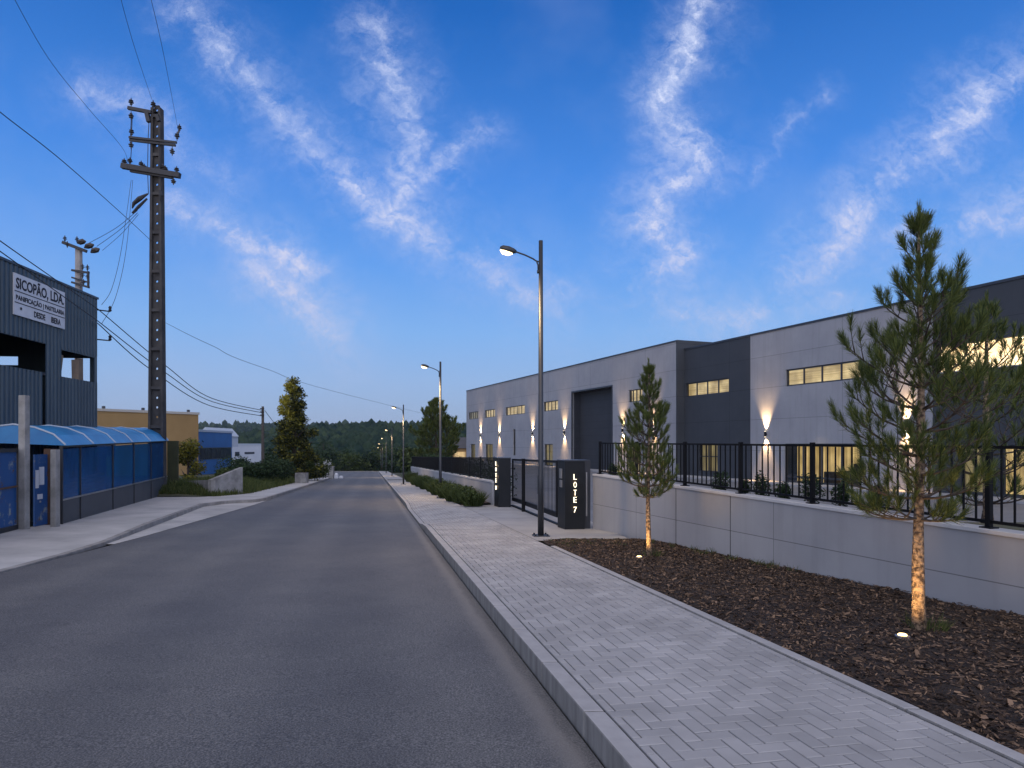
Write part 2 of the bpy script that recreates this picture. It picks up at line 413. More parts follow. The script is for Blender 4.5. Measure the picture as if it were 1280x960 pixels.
M['led_wall'] = emis('wall_lamp_led', (1, .82, .55), 12)
M['led_ground'] = emis('ground_spot_led', (1, .66, .25), 6)
# left side
def corr(name, c1, c2):
    m, t, b = nt(name)
    mp = N(t, 'ShaderNodeMapping'); mp.inputs['Scale'].default_value = (3, 3, .3); cc = N(t, 'ShaderNodeTexCoord')
    t.links.new(cc.outputs['Object'], mp.inputs[0])
    col = mixc(t, rmp(t, noi(t, 1.2, 6, .6, vec=mp.outputs[0]), .35, .75), c1, c2)
    t.links.new(col, b.inputs['Base Color']); b.inputs['Roughness'].default_value = .5; b.inputs['Metallic'].default_value = .1
    return m
M['corrugated'] = corr('blue_grey_corrugated_sheet', (.035, .058, .078), (.055, .085, .105))
M['dark_in'] = mat('dark_interior', (.012, .012, .013), (.03, .026, .022), 1, .9)
M['rustbrown'] = mat('rusty_steel', (.06, .03, .018), (.11, .06, .035), 3, .8)
M['curtain'] = mat('torn_canvas', (.30, .22, .14), (.16, .12, .09), 2, .9)
M['sign_white'] = mat('sign_board', (.5, .52, .55), (.62, .64, .66), 2, .6)
M['sign_ink'] = mat('sign_ink', (.012, .013, .02))
m, t, b = nt('blue_polycarbonate'); M['polyblue'] = m
col = mixc(t, rmp(t, noi(t, .9, 6, .65), .35, .7), (.004, .10, .26), (.012, .20, .46))
t.links.new(col, b.inputs['Base Color']); b.inputs['Roughness'].default_value = .22
tr = N(t, 'ShaderNodeBsdfTransparent'); tr.inputs[0].default_value = (.15, .5, .95, 1); ms = N(t, 'ShaderNodeMixShader'); ms.inputs[0].default_value = .55
t.links.new(b.outputs[0], ms.inputs[1]); t.links.new(tr.outputs[0], ms.inputs[2]); t.links.new(ms.outputs[0], t.nodes['Material Output'].inputs[0])
M['roofblue'] = mat('blue_roof_sheet', (.006, .13, .34), (.02, .25, .52), 1.1, .38)
m, t, b = nt('scuffed_blue_paint'); M['gateblue'] = m
col = mixc(t, rmp(t, noi(t, 2.2, 8, .7), .57, .64), (.01, .065, .20), (.22, .25, .24)); col = mixc(t, rmp(t, noi(t, 5, 6, .7), .6, .66), col, (.10, .05, .03))
t.links.new(col, b.inputs['Base Color']); b.inputs['Roughness'].default_value = .5
M['greymetal'] = mat('dark_grey_sheet', (.040, .043, .048), (.06, .062, .066), 1.2, .6)
M['ribwhite'] = mat('white_roof_rib', (.45, .5, .55))
M['old_conc'] = mat('weathered_concrete', (.14, .135, .125), (.36, .35, .33), 1.8, .92, bmp=.5, bscale=25)
M['pole_conc'] = mat('dark_weathered_concrete', (.022, .022, .024), (.062, .060, .058), 1.6, .92, bmp=.4, bscale=20)
M['pole_pale'] = mat('pale_pole_concrete', (.22, .21, .20), (.33, .31, .29), 2, .9)
M['iron'] = mat('dark_iron', (.009, .010, .012), (.018, .018, .021), 6, .6)
M['ceramic'] = mat('brown_insulator', (.02, .018, .018), (.04, .034, .03), 5, .3)
M['wire'] = mat('cable', (.015, .016, .02))
M['ochre'] = mat('ochre_render', (.30, .185, .07), (.38, .24, .095), .4, .9)
M['ochre_trim'] = mat('pale_parapet_cap', (.45, .42, .36))
M['blueclad'] = mat('bright_blue_cladding', (.012, .10, .30), (.02, .14, .38), .6, .5)
M['darkglass'] = mat('dark_glazing', (.02, .03, .045), (.06, .07, .09), .8, .12)
M['whitewall'] = mat('white_render', (.50, .52, .55), (.60, .61, .62), .4, .85)
M['redroof'] = mat('clay_tile', (.22, .09, .05), (.30, .13, .08), 2, .9)
M['timber'] = mat('old_timber', (.05, .042, .036), (.10, .085, .07), 6, .9)
M['greenpost'] = mat('dark_olive_board', (.025, .03, .012), (.05, .055, .02), 2, .8)
# plants
M['needle'] = varmat('pine_needles', (.012, .034, .010), (.20, .23, .055), .55, .3, trans=.25)
M['bark'] = mat('pine_bark', (.05, .032, .022), (.34, .24, .15), 26, .9, bmp=1.0, bscale=40, bdist=.03, lo=.4, hi=.62)
M['bark_dark'] = mat('dark_bark', (.035, .026, .02), (.08, .06, .045), 10, .9)
M['leaf'] = varmat('bush_leaves', (.018, .036, .010), (.10, .13, .035), .6, .3, trans=.3)
M['leaf_dark'] = varmat('dark_leaves', (.010, .024, .012), (.05, .08, .032), .7, .2, trans=.2)
M['leaf_gold_glow'] = varmat('gold_and_glow_leaves', (.010, .020, .006), (.36, .32, .035), .6, .3, trans=.3)  # golden shrub leaves; on the conifer the gold is painted warm light
M['grass'] = varmat('grass_blades', (.03, .055, .014), (.15, .16, .05), .7, .2, trans=.3)
M['flower'] = mat('white_blossom', (.55, .55, .55))
m, t, b = nt('forest_canopy'); M['forest'] = m
a = N(t, 'ShaderNodeAttribute', attribute_name='var')
col = mixc(t, a.outputs['Fac'], (.014, .036, .026), (.062, .095, .045))
nf = noi(t, .55, 5, .75)
col = mixc(t, rmp(t, nf, .3, .7), mixc(t, 1.0, col, (.55, .55, .6), 'MULTIPLY'), col)
t.links.new(col, b.inputs['Base Color']); b.inputs['Roughness'].default_value = 1; b.inputs['Specular IOR Level'].default_value = 0
bump(t, b, nf, 1.0, 1.5)

# ================================================================== GROUND
def Rr(Y): return 1.22 - .2047 * Y                 # right edge of the road
LP = [(-12, -5.0), (0, -6.25), (9.96, -7.5), (14.9, -8.13), (27.5, -10.3), (42.5, -13.4), (77.7, -20.6), (118, -30.8), (143, -37.6)]
KP = [(-12, -5.0), (0, -6.25), (9.96, -7.5), (13.6, -8.12), (14.8, -8.45), (19.1, -9.7), (25.5, -11.6), (27.6, -11.55), (28.6, -10.75), (30, -10.85), (42.5, -13.4), (77.7, -20.6), (118, -30.8), (143, -37.6)]
def lerpP(T, Y):
    for (a, b), (c, d) in zip(T[:-1], T[1:]):
        if Y <= c: return b + (d - b) * (Y - a) / (c - a)
    return T[-1][1]
def Ll(Y): return lerpP(LP, Y)
def Kl(Y): return lerpP(KP, Y)
def ridge(X, Y):
    a = X / max(Y, 1)
    h1 = 15 + 3.5 * noise.noise(Vector((a * 5, 0, 3))) + 2 * noise.noise(Vector((a * 17, 1, 3)))
    k = min(1, max(0, (a + .42) / .14)); h1 = h1 * k + 3 * (1 - k)
    h2 = 36 + 4 * noise.noise(Vector((a * 6, 5, 3)))
    return h1, h2
def terr(X, Y):
    if Y <= 145: return gz(Y)
    h1, h2 = ridge(X, Y)
    T = [(145, gz(145)), (180, -6.5), (300, -15), (400, -8), (650, h1), (900, h1 - 10), (1400, h2), (2200, h2 - 12), (4000, 0)]
    z = lerpP(T, Y)
    return z + (1.2 * noise.noise(Vector((X * .02, Y * .02, 0))) if Y > 200 else 0)
g = MB()
ys = [-30, -10, 0, 10, 20, 30, 45, 60, 80, 100, 120, 145, 160, 180, 210, 250, 300, 350, 400, 450, 500, 550, 600, 650, 700, 800, 900, 1000, 1200, 1400, 1700, 2200, 4000]
nx = 60
for Y in ys:
    hw = 60 + abs(Y) * 1.1
    for i in range(nx + 1):
        X = -hw + 2 * hw * i / nx; g.v.append((X, Y, terr(X, Y) - .10))
for r in range(len(ys) - 1):
    for i in range(nx):
        a = r * (nx + 1) + i; g.f.append((a, a + 1, a + nx + 2, a + nx + 1)); g.var.append(.5)
tag(g.build('ground', M['earth'], smooth=True), kind='structure')

def strip(name, m, f0, f1, ys, h0, h1=None, cols=1, edge=None):
    s = MB(); h1 = h1 or h0
    for Y in ys:
        a, b = f0(Y), f1(Y)
        for k in range(cols + 1):
            q = k / cols; s.v.append((a + (b - a) * q, Y, gz(Y) + h0(Y) * (1 - q) + h1(Y) * q))
    for r in range(len(ys) - 1):
        for k in range(cols):
            a = r * (cols + 1) + k; s.f.append((a, a + 1, a + cols + 2, a + cols + 1)); s.var.append(.5)
    o = s.build(name, m)
    if edge:
        at = o.data.attributes.new('edge', 'FLOAT', 'POINT'); at.data.foreach_set('value', [edge(v.co) for v in o.data.vertices])
    return tag(o, kind='structure')
Ys = [-12, -6, -2, 0, 2, 3, 4, 5, 6, 8, 9.96, 12, 13.6, 14.8, 17, 19.1, 22, 25.5, 27.6, 28.6, 30, 35, 42, 50, 55.5, 65, 75, 90, 105, 118, 130, 143]
strip('road', M['asphalt'], Ll, Rr, Ys, lambda Y: 0, cols=40, edge=lambda c: Rr(c.y) - c.x)
strip('parking_apron', M['old_pave'], Kl, Ll, [Y for Y in Ys if 13.6 <= Y <= 30], lambda Y: .006)
def kh(Y):        # right kerb height, lowered at the gate driveway
    if 16.5 < Y < 18: return .15 - .11 * (Y - 16.5) / 1.5
    if 18 <= Y <= 24: return .04
    if 24 < Y < 25.5: return .04 + .11 * (Y - 24) / 1.5
    return .15
def kerb(name, m, f, w, hf, ys, seg=True, low=-.03):
    s = MB()
    for a, b in zip(ys[:-1], ys[1:]):
        g_ = .004 if seg else 0
        q0, q1 = a + g_, b - g_
        p = []
        for z in (None, 1):
            for (Y, o) in ((q0, 0), (q0, w), (q1, w), (q1, 0)):
                p.append((f(Y) + o, Y, gz(Y) + (low if z is None else hf(Y))))
        s.hexa(p, random.random())
    o = s.build(name, m, bevel=.012); return tag(o, kind='structure')
random.seed(3)
ky = [-6 + i * 1.0 for i in range(70)] + [64 + 4 * i for i in range(1, 20)]
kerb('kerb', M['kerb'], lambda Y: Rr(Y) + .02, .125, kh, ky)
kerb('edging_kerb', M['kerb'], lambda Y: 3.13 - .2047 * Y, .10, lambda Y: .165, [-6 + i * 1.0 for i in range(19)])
def hl(Y): return .03 if Y < 12 else (.13 if Y > 17 else .03 + .10 * (Y - 12) / 5)
kerb('kerb', M['kerb_old'], lambda Y: Kl(Y) - .14, .14, hl, sorted(set([-6 + i * 1.5 for i in range(100) if -6 + i * 1.5 < 143] + [13.6, 14.8, 19.1, 25.5, 27.6, 28.6])), seg=False)
# far kerb closing the road
s = MB(); s.hexa([(-38.5, 143, gz(143) - .1), (-27.0, 143, gz(143) - .1), (-27.0, 143.6, gz(143) - .1), (-38.5, 143.6, gz(143) - .1), (-38.5, 143, gz(143) + .16), (-27, 143, gz(143) + .16), (-27, 143.6, gz(143) + .16), (-38.5, 143.6, gz(143) + .16)])
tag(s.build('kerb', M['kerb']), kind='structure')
# right pavement: herringbone pavers as real blocks
def swh(Y, off):   # height of pavement at lateral offset
    q = min(1, max(0, (off - 1.36) / 1.0)); return kh(Y) * (1 - q) + .15 * q
pv = MB(); u = .1
random.seed(11)
ang = math.atan(.2047); ca, sa = math.cos(ang), math.sin(ang)
o0 = 1.372 * ca; o1 = 3.126 * ca
def Wp(a, b):      # a = across from road axis, b = along the road
    X = a * ca - b * sa; Y = a * sa + b * ca
    return X, Y
for i in range(int(o0 / u) - 1, int(o1 / u) + 2):
    for j in range(10, 640):
        r = (i - j) % 4
        if r == 0: x0, x1, y0, y1 = i * u, (i + 2) * u, j * u, (j + 1) * u
        elif r == 3: x0, x1, y0, y1 = i * u, (i + 1) * u, j * u, (j + 2) * u
        else: continue
        x0 = max(x0, o0); x1 = min(x1, o1)
        if x1 - x0 < .012: continue
        gp = .0038; x0 += gp; x1 -= gp; y0 += gp; y1 -= gp
        dzr = random.uniform(-.0012, .0012); bv = .004
        ps = []
        for (bx, hz) in ((0, -.016), (0, -.004), (bv, 0)):
            for (a, b) in ((x0 + bx, y0 + bx), (x1 - bx, y0 + bx), (x1 - bx, y1 - bx), (x0 + bx, y1 - bx)):
                X, Y = Wp(a, b); ps.append((X, Y, gz(Y) + swh(Y, X + .2047 * Y) + hz + dzr))
        pv.mesh(ps, [(0, 1, 5, 4), (1, 2, 6, 5), (2, 3, 7, 6), (3, 0, 4, 7), (4, 5, 9, 8), (5, 6, 10, 9), (6, 7, 11, 10), (7, 4, 8, 11), (8, 9, 10, 11)], random.random() ** 1.3 * .8 + .1 * (j % 3 == 0))
tag(pv.build('pavement', M['paver']), kind='structure')
Yd = [-6, 0, 5, 10, 14, 16.5, 18, 20, 22, 24, 25.5, 30, 40, 50, 64]
strip('pavement_bed', M['joint'], lambda Y: Rr(Y) + .14, lambda Y: 3.14 - .2047 * Y, Yd, lambda Y: kh(Y) - .017, lambda Y: .133, cols=6)
strip('far_pavement', M['concrete_pave'], lambda Y: Rr(Y) + .14, lambda Y: 3.14 - .2047 * Y, [65, 80, 100, 120, 143], lambda Y: .15)
# gate driveway apron
WX = lambda Y: 6.91 - .331 * Y
ap = MB()
def drv(X, Y): return (X, Y, gz(Y) + .152)
ap.face([drv(3.126 - .2047 * 12.9, 12.9), drv(2.3, 13.2), drv(2.1, 15.3), drv(2.0, 17.6), drv(.45, 25), drv(-1.2, 24.0), drv(3.126 - .2047 * 24.2, 24.2)])
tag(ap.build('driveway', M['concrete_pave']), kind='structure')

# mulch bed
mb = MB(); rows = []
def wallx(Y): return WX(Y) + .02
ny, nxx = 90, 40
def mh(X, Y):
    q = max(0, min(1, (X + .2047 * Y - 3.2) / .35))
    return gz(Y) + .135 + .03 * q + .022 * noise.noise(Vector((X * 2.2, Y * 2.2, 0))) + .015 * noise.noise(Vector((X * 9, Y * 9, 4)))
for r in range(ny + 1):
    Y = -1 + 14.15 * r / ny
    for k in range(nxx + 1):
        a = 3.22 - .2047 * Y; bb = wallx(Y) + .1; X = a + (bb - a) * k / nxx
        mb.v.append((X, Y, mh(X, Y)))
for r in range(ny):
    for k in range(nxx):
        a = r * (nxx + 1) + k; mb.f.append((a, a + 1, a + nxx + 2, a + nxx + 1)); mb.var.append(.5)
tag(mb.build('mulch_bed', M['soil'], smooth=True), kind='structure')
ch = MB(); random.seed(5)
for _ in range(62000):
    Y = 2.6 + 10.4 * random.random() ** 1.4
    a = 3.25 - .2047 * Y; X = a + (wallx(Y) - .03 - a) * random.random()
    L = random.uniform(.007, .024) * (1 + (random.random() < .10)); w = L * random.uniform(.18, .5)
    d = Vector((random.gauss(0, 1), random.gauss(0, 1), random.gauss(0, .28))).normalized()
    n = Vector((random.gauss(0, .4), random.gauss(0, .4), 1)).normalized(); sd_ = d.cross(n).normalized()
    c0 = Vector((X, Y, mh(X, Y) + random.uniform(.003, .022)))
    v = random.random() ** 3.4
    ch.face([c0 - d * L - sd_ * w * .6, c0 - d * L * .2 - sd_ * w, c0 + d * L - sd_ * w * .3, c0 + d * L * .8 + sd_ * w * .7, c0 - d * L * .7 + sd_ * w * .8], v)
tag(ch.build('bark_mulch', M['chip']), 'dark brown shredded bark covering the bed beside the pavement', 'mulch', kind='stuff')
# planting bed beyond the gate
bd = MB()
def bedz(Y): return gz(Y) + .16
pts = [(3.2 - .2047 * Y, Y, bedz(Y)) for Y in (25, 35, 50, 64)] ; pts2 = [(-.72 - .2195 * (Y - 24.4), Y, bedz(Y) + .05) for Y in (64, 50, 35, 24.6)]
bd.face(pts + pts2)
tag(bd.build('planting_bed', M['soil']), kind='structure')
# far verge right, left
# left pavement
LF = [(-12, -10.6), (14.0, -10.95), (15.2, -11.1), (16.5, -11.0), (33.8, -17.2), (34.4, -13.6), (42.5, -15.0), (77.7, -22.1), (118, -32.5), (143, -40)]
strip('left_pavement', M['old_pave'], lambda Y: lerpP(LF, Y) - .3, lambda Y: Kl(Y) - .13, [-12, -6, 0, 5, 9.96, 12, 13.6, 14.8, 17, 19.1, 22, 25.5, 27.6, 28.6, 30, 31, 33.7, 34.4, 36, 42.5, 50, 60, 77.7, 100, 118, 143], lambda Y: .12, lambda Y: hl(Y) - .004, cols=3)

# ================================================================== YARD
yd = MB(); zf = -.70
outline = [(WX(2) + .3, 2), (WX(15.4) + .3, 15.4), (2.0, 17.2), (.5, 24.2), (-.45, 24.6), (-9.3, 64.5), (-9.3, 104), (-4, 112), (34, 40), (34, 2)]
n0 = len(outline)
top = [(x, y, zf) for x, y in outline]; bot = [(x, y, zf - 3.2) for x, y in outline]
yd.v += top + bot; yd.f.append(tuple(range(n0))); yd.var.append(.5)
for i in range(n0): j = (i + 1) % n0; yd.f.append((i, i + n0, j + n0, j)); yd.var.append(.5)
yobj = tag(yd.build('yard', M['yard']), kind='structure')

# ================================================================== RETAINING WALL + FENCE (right)
wd = (-.331, 1.0); wl = math.hypot(*wd)
fw = frame((6.91, 0), wd)       # a = along (Y = a / wl), b>0 = to the left of the direction = street side
def sY(Y): return Y * wl
def wtop(a):                     # the wall top rises a little away from the camera
    Y = a / wl; return .753 + (.93 - .753) * (Y - 6.37) / 9.0
wallT = thing('concrete_wall', fw(sY(9), 0, -.2), 'pale grey concrete panel wall between bark bed and black railing', 'wall')
w = MB(); a0, a1 = sY(1.5), sY(15.35); nseg = 10
def slopebox(mbx, fr, a0, a1, b0, b1, zb, zt, var=.5):
    mbx.hexa([fr(a0, b0, zb(a0)), fr(a1, b0, zb(a1)), fr(a1, b1, zb(a1)), fr(a0, b1, zb(a0)), fr(a0, b0, zt(a0)), fr(a1, b0, zt(a1)), fr(a1, b1, zt(a1)), fr(a0, b1, zt(a0))], var)
slopebox(w, fw, a0, a1, -.2, 0, lambda a: -1.2, lambda a: wtop(a) - .045)
w.build('wall', M['wall_panel'], wallT)
w = MB(); slopebox(w, fw, a0, a1, -.22, .02, lambda a: wtop(a) - .045 + .001, wtop)
w.build('coping', M['coping'], wallT, bevel=.006)
w = MB()                        # open vertical joints
for xj in (845, 913, 1330):
    k = (xj - 640) / F; Yj = 6.91 / (k + .331); slopebox(w, fw, sY(Yj) - .006, sY(Yj) + .006, 0, .003, lambda a: -.6, lambda a: wtop(a) - .05)
w.build('joint', M['joint'], wallT)
def fence(name, fr, a0, a1, posts, zb, zt, label, bsp=.13, bw=.016, pw=.05, b=-.1, group=None):
    T = thing(name, fr(a0, b, zb(a0)), label, 'fence', group)
    allp = sorted(set(posts))
    for p in allp:
        s = MB(); slopebox(s, fr, p - pw / 2, p + pw / 2, b - pw / 2, b + pw / 2, zb, lambda a: zt(a) + .025)
        slopebox(s, fr, p - .06, p + .06, b - .06, b + .06, zb, lambda a: zb(a) + .012)
        s.build('post', M['black'], T)
    for p, q in zip(allp[:-1], allp[1:]):
        s = MB(); e = pw / 2 + .002
        slopebox(s, fr, p + e, q - e, b - .015, b + .015, lambda a: zt(a) - .03, zt)
        slopebox(s, fr, p + e, q - e, b - .015, b + .015, lambda a: zb(a) + .05, lambda a: zb(a) + .08)
        n = max(1, round((q - p) / bsp))
        for i in range(1, n):
            a = p + (q - p) * i / n
            slopebox(s, fr, a - bw / 2, a + bw / 2, b - bw / 2, b + bw / 2, lambda a: zb(a) + .081, lambda a: zt(a) - .031)
        s.build('railing', M['black'], T)
    return T
def a_at(x): return sY(6.91 / ((x - 640) / F + .331))
fence('metal_fence', fw, a0, a1, [sY(3.0), a_at(1640), a_at(1227), a_at(1008), a_at(919), a_at(850), a_at(790), a_at(745)], wtop,
      lambda a: 1.60 + (1.637 - 1.583) * (a / wl - 6.37) / 9.0 - .02, 'black vertical bar railing standing on the concrete wall right of the gate')
# planting strip behind the wall
ps = MB(); slopebox(ps, fw, a0, a1 - .4, -1.0, -.201, lambda a: -.69, lambda a: wtop(a) - .12)
tag(ps.build('planting_strip', M['soil']), kind='structure')

# ================================================================== GATE PILLARS + GATE
pd = (-.2047, 1.0)
def text_mesh(parent, name, txt, m, origin, ux, uz, w, h, depth=.01, spacing=1.0, zpush=0, bold=.0):
    cu = bpy.data.curves.new('txt', 'FONT'); cu.body = txt; cu.size = 1; cu.extrude = .001; cu.offset = bold; cu.align_x = 'LEFT'; cu.resolution_u = 3
    ob = bpy.data.objects.new('txt', cu); me = bpy.data.meshes.new_from_object(ob)
    vs = [v.co.copy() for v in me.vertices]; fs = [tuple(p.vertices) for p in me.polygons]
    bpy.data.objects.remove(ob); bpy.data.curves.remove(cu); bpy.data.meshes.remove(me)
    x0 = min(v.x for v in vs); x1 = max(v.x for v in vs); y0 = min(v.y for v in vs); y1 = max(v.y for v in vs)
    ux = Vector(ux).normalized(); uz = Vector(uz).normalized(); n = ux.cross(uz); O = Vector(origin); s = MB()
    s.mesh([O + ux * ((v.x - x0) / (x1 - x0) * w) + uz * ((v.y - y0) / (y1 - y0) * h) + n * (zpush + (depth if v.z > 0 else 0)) for v in vs], fs)
    return s
def pillar(origin, wid, dep, z0, z1, label, num, txt_face, txt_z, intercom=False):
    # local: a along road (away), b to the street (left); near right corner at origin
    fr = frame(origin, pd)
    T = thing('gate_pillar', fr(dep / 2, wid / 2, z0), label, 'gate pillar', 'gate pillars')
    s = MB(); s.fbox(fr, 0, dep, 0, wid, z0, z1 - .03); s.build('body', M['pillar'], T, bevel=.006)
    s = MB(); s.fbox(fr, -.012, dep + .012, -.012, wid + .012, z1 - .029, z1); s.build('cap', M['trim'], T, bevel=.004)
    al = Vector((pd[0], pd[1], 0)).normalized(); left = Vector((-al.y, al.x, 0))
    chars = ['L', 'O', 'T', 'E', num]; tz0, tz1 = txt_z; gaps = [0, 1, 2, 2.9, 4.15]; tot = 5.1
    s = MB(); chh = (tz1 - tz0) / tot * .70
    for c_, g_ in zip(chars, gaps):
        zc = tz1 - (g_ / tot) * (tz1 - tz0) - chh
        wch = chh * .55
        if txt_face == 'front':    # face towards the camera (normal -al); its right hand direction is -left
            o_ = fr(0, wid / 2 + wch / 2, zc); q = text_mesh(T, '', c_, None, o_, -left, (0, 0, 1), wch, chh, .02, zpush=.006, bold=-.012)
        else:                      # street face, normal = left; right-hand direction is -al
            o_ = fr(dep / 2 + wch * .75, wid, zc); q = text_mesh(T, '', c_, None, o_, -al, (0, 0, 1), wch * 1.5, chh, .02, zpush=.006)
        s.mesh(q.v, q.f)
    s.build('lettering', M['letter'], T)
    for zz_ in (tz0 + .15, (tz0 + tz1) / 2, tz1 - .15):
        l = bpy.data.lights.new('letter_glow', 'POINT'); l.energy = .16; l.color = (1, .60, .25); l.shadow_soft_size = .02
        q = bpy.data.objects.new('letter_glow', l); C.objects.link(q); q.parent = T
        q.location = (fr(-.07, wid / 2, zz_) if txt_face == 'front' else fr(dep / 2, wid + .07, zz_)) - T.location
    if intercom:
        s = MB(); s.fbox(fr, dep * .35, dep * .65, wid, wid + .02, z1 - .42, z1 - .2); s.build('intercom', M['steel'], T, bevel=.004)
        s = MB(); s.fbox(fr, dep * .33, dep * .62, wid, wid + .02, z1 - .62, z1 - .46); s.build('keypad', M['steel'], T, bevel=.004)
        # recessed wing beside the pillar with a steel strip
        s = MB(); s.fbox(fr, .12, dep - .05, -.17, -.013, z0, z1 - .004); s.build('side_wing', M['trim'], T)
        s = MB(); s.fbox(fr, .10, .118, -.09, -.06, z0 + .3, z1 - .28); s.build('steel_strip', M['steel'], T)
    return T
A = G(731, 661.5, .15)
pillar((A.x, A.y), .46, .62, A.z - .02, EYE - (575 - 555) / F * A.y, 'dark gate pillar nearest the camera, backlit LOTE 7 on its front face', '7', 'front', (.03, .93), True)
B_ = G(638.5, 634, .15)
pT2 = pillar((B_.x, B_.y), .42, .85, B_.z - .02, EYE - (572 - 555) / F * B_.y, 'dark gate pillar at the far side of the gate, small lit letters towards the street', '8', 'side', (-.02, 1.0))
# soft light of the lettering on the pillar face
gA = Vector((1.10, 16.4)); gB = Vector((.02, 23.6)); gd = gB - gA; gl_ = gd.length
fg = frame(gA, gd)
zt0 = EYE - (576.5 - 555) / F * 16.9 + .03; zb0 = gz(17) + .16; zt1 = EYE - (573.4 - 555) / F * 23.6; zb1 = gz(23.6) + .17
zt_ = lambda a: zt0 + (zt1 - zt0) * a / gl_; zb_ = lambda a: zb0 + (zb1 - zb0) * a / gl_
GT = thing('sliding_gate', fg(gl_ / 2, 0, zb_(gl_ / 2)), 'black sliding gate of vertical bars between the two dark pillars', 'gate')
s = MB(); slopebox(s, fg, 0, gl_, -.03, .03, lambda a: zt_(a) - .06, zt_); slopebox(s, fg, 0, gl_, -.03, .03, lambda a: zb_(a) + .18, lambda a: zb_(a) + .30)
slopebox(s, fg, 0, .06, -.028, .028, lambda a: zb_(a) + .301, lambda a: zt_(a) - .061); slopebox(s, fg, gl_ - .06, gl_, -.028, .028, lambda a: zb_(a) + .301, lambda a: zt_(a) - .061)
s.build('gate_frame', M['black'], GT)
s = MB(); n = 42
for i in range(1, n):
    a = .06 + (gl_ - .12) * i / n; slopebox(s, fg, a - .006, a + .006, -.006, .006, lambda a: zb_(a) + .302, lambda a: zt_(a) - .062)
s.build('bars', M['black'], GT)
s = MB(); k_ = gl_ * .62; slopebox(s, fg, k_ - .05, k_ + .05, .032, .13, lambda a: zb_(a) - .05, lambda a: zt_(a) + .02); s.build('guide_post', M['black'], GT)
s = MB(); slopebox(s, fg, -.2, gl_ + .1, -.05, .05, lambda a: zb_(a) - .03, lambda a: zb_(a) + .03); s.build('track', M['black'], GT)

# ================================================================== LEFT SECTION WALL + FENCE beyond the gate
w2 = (-8.88, 40.1); fw2 = frame((-.72, 24.4), w2); L2 = math.hypot(*w2)
def w2top(a): return .27 - .80 * a / L2
T = thing('concrete_wall', fw2(L2 / 2, 0, -1.3), 'low pale concrete wall behind the row of bushes beyond the gate', 'wall')
s = MB(); slopebox(s, fw2, 0, L2, -.2, 0, lambda a: -3, lambda a: w2top(a) - .06); s.build('wall', M['wall_panel'], T)
s = MB(); slopebox(s, fw2, 0, L2, -.22, .02, lambda a: w2top(a) - .059, w2top); s.build('coping', M['coping'], T)
fence('metal_fence', fw2, 0, L2, [0.05 + i * (L2 - .1) / 14 for i in range(15)], w2top, lambda a: 1.12 - .72 * a / L2, 'black railing on the low wall beyond the gate, dark hedge behind it', bsp=.16, bw=.02)

# ================================================================== WAREHOUSES
bdv = (-.394, 1.0); bl = math.hypot(*bdv)
fB = frame((31.6, 0), bdv); fA = frame((30.95, 0), bdv)
def sB(x): return 31.6 / ((x - 640) / F + .394) * bl
def sA(x): return 30.95 / ((x - 640) / F + .394) * bl
def holed(fr, s0, s1, z0, z1, holes, depth=.18):
    """wall skin (outer face at b=0) with rectangular openings and reveals going inwards (b<0)"""
    m = MB(); us = sorted(set([s0, s1] + [h[0] for h in holes] + [h[1] for h in holes])); zs = sorted(set([z0, z1] + [h[2] for h in holes] + [h[3] for h in holes]))
    us = [u for u in us if s0 <= u <= s1]
    for a, b in zip(us[:-1], us[1:]):
        for c, d in zip(zs[:-1], zs[1:]):
            mu, mz = (a + b) / 2, (c + d) / 2
            if any(h[0] < mu < h[1] and h[2] < mz < h[3] for h in holes): continue
            m.face([fr(b, 0, c), fr(a, 0, c), fr(a, 0, d), fr(b, 0, d)])
    for (a, b, c, d) in holes:
        D = -depth
        m.face([fr(a, 0, c), fr(a, D, c), fr(a, D, d), fr(a, 0, d)]); m.face([fr(b, D, c), fr(b, 0, c), fr(b, 0, d), fr(b, D, d)])
        m.face([fr(a, 0, c), fr(b, 0, c), fr(b, D, c), fr(a, D, c)]); m.face([fr(a, D, d), fr(b, D, d), fr(b, 0, d), fr(a, 0, d)])
    return m
def window(T, fr, h, cols, rows, lit, fwid=.06, depth=.16, doorlike=False, deep=False):
    a, b, c, d = h
    s = MB(); y0, y1 = -depth + .0, -depth + .07
    s.fbox(fr, a, b, y0, y1, d - fwid, d); s.fbox(fr, a, b, y0, y1, c, c + fwid)
    s.fbox(fr, a, a + fwid, y0, y1, c + fwid, d - fwid); s.fbox(fr, b - fwid, b, y0, y1, c + fwid, d - fwid)
    for i in range(1, cols):
        u = a + (b - a) * i / cols; s.fbox(fr, u - fwid * .5, u + fwid * .5, y0, y1 - .003, c + fwid, d - fwid)
    for z in rows: s.fbox(fr, a + fwid, b - fwid, y0, y1 - .006, z - fwid / 2, z + fwid / 2)
    wf = s.build('window', M['trim'], T)
    s = MB(); s.face([fr(b - fwid, y0 + .03, c + fwid), fr(a + fwid, y0 + .03, c + fwid), fr(a + fwid, y0 + .03, d - fwid), fr(b - fwid, y0 + .03, d - fwid)]); s.build('pane', M['glass'], wf)
    bk = -depth - (1.6 if deep else .12); s = MB(); e = .0 if not deep else .8
    s.face([fr(b + e, bk, c), fr(a - e, bk, c), fr(a - e, bk, d + e * .3), fr(b + e, bk, d + e * .3)])
    s.build('lit_room', M[lit], wf)
    return wf
ZU0, ZU1 = 4.95, 5.93
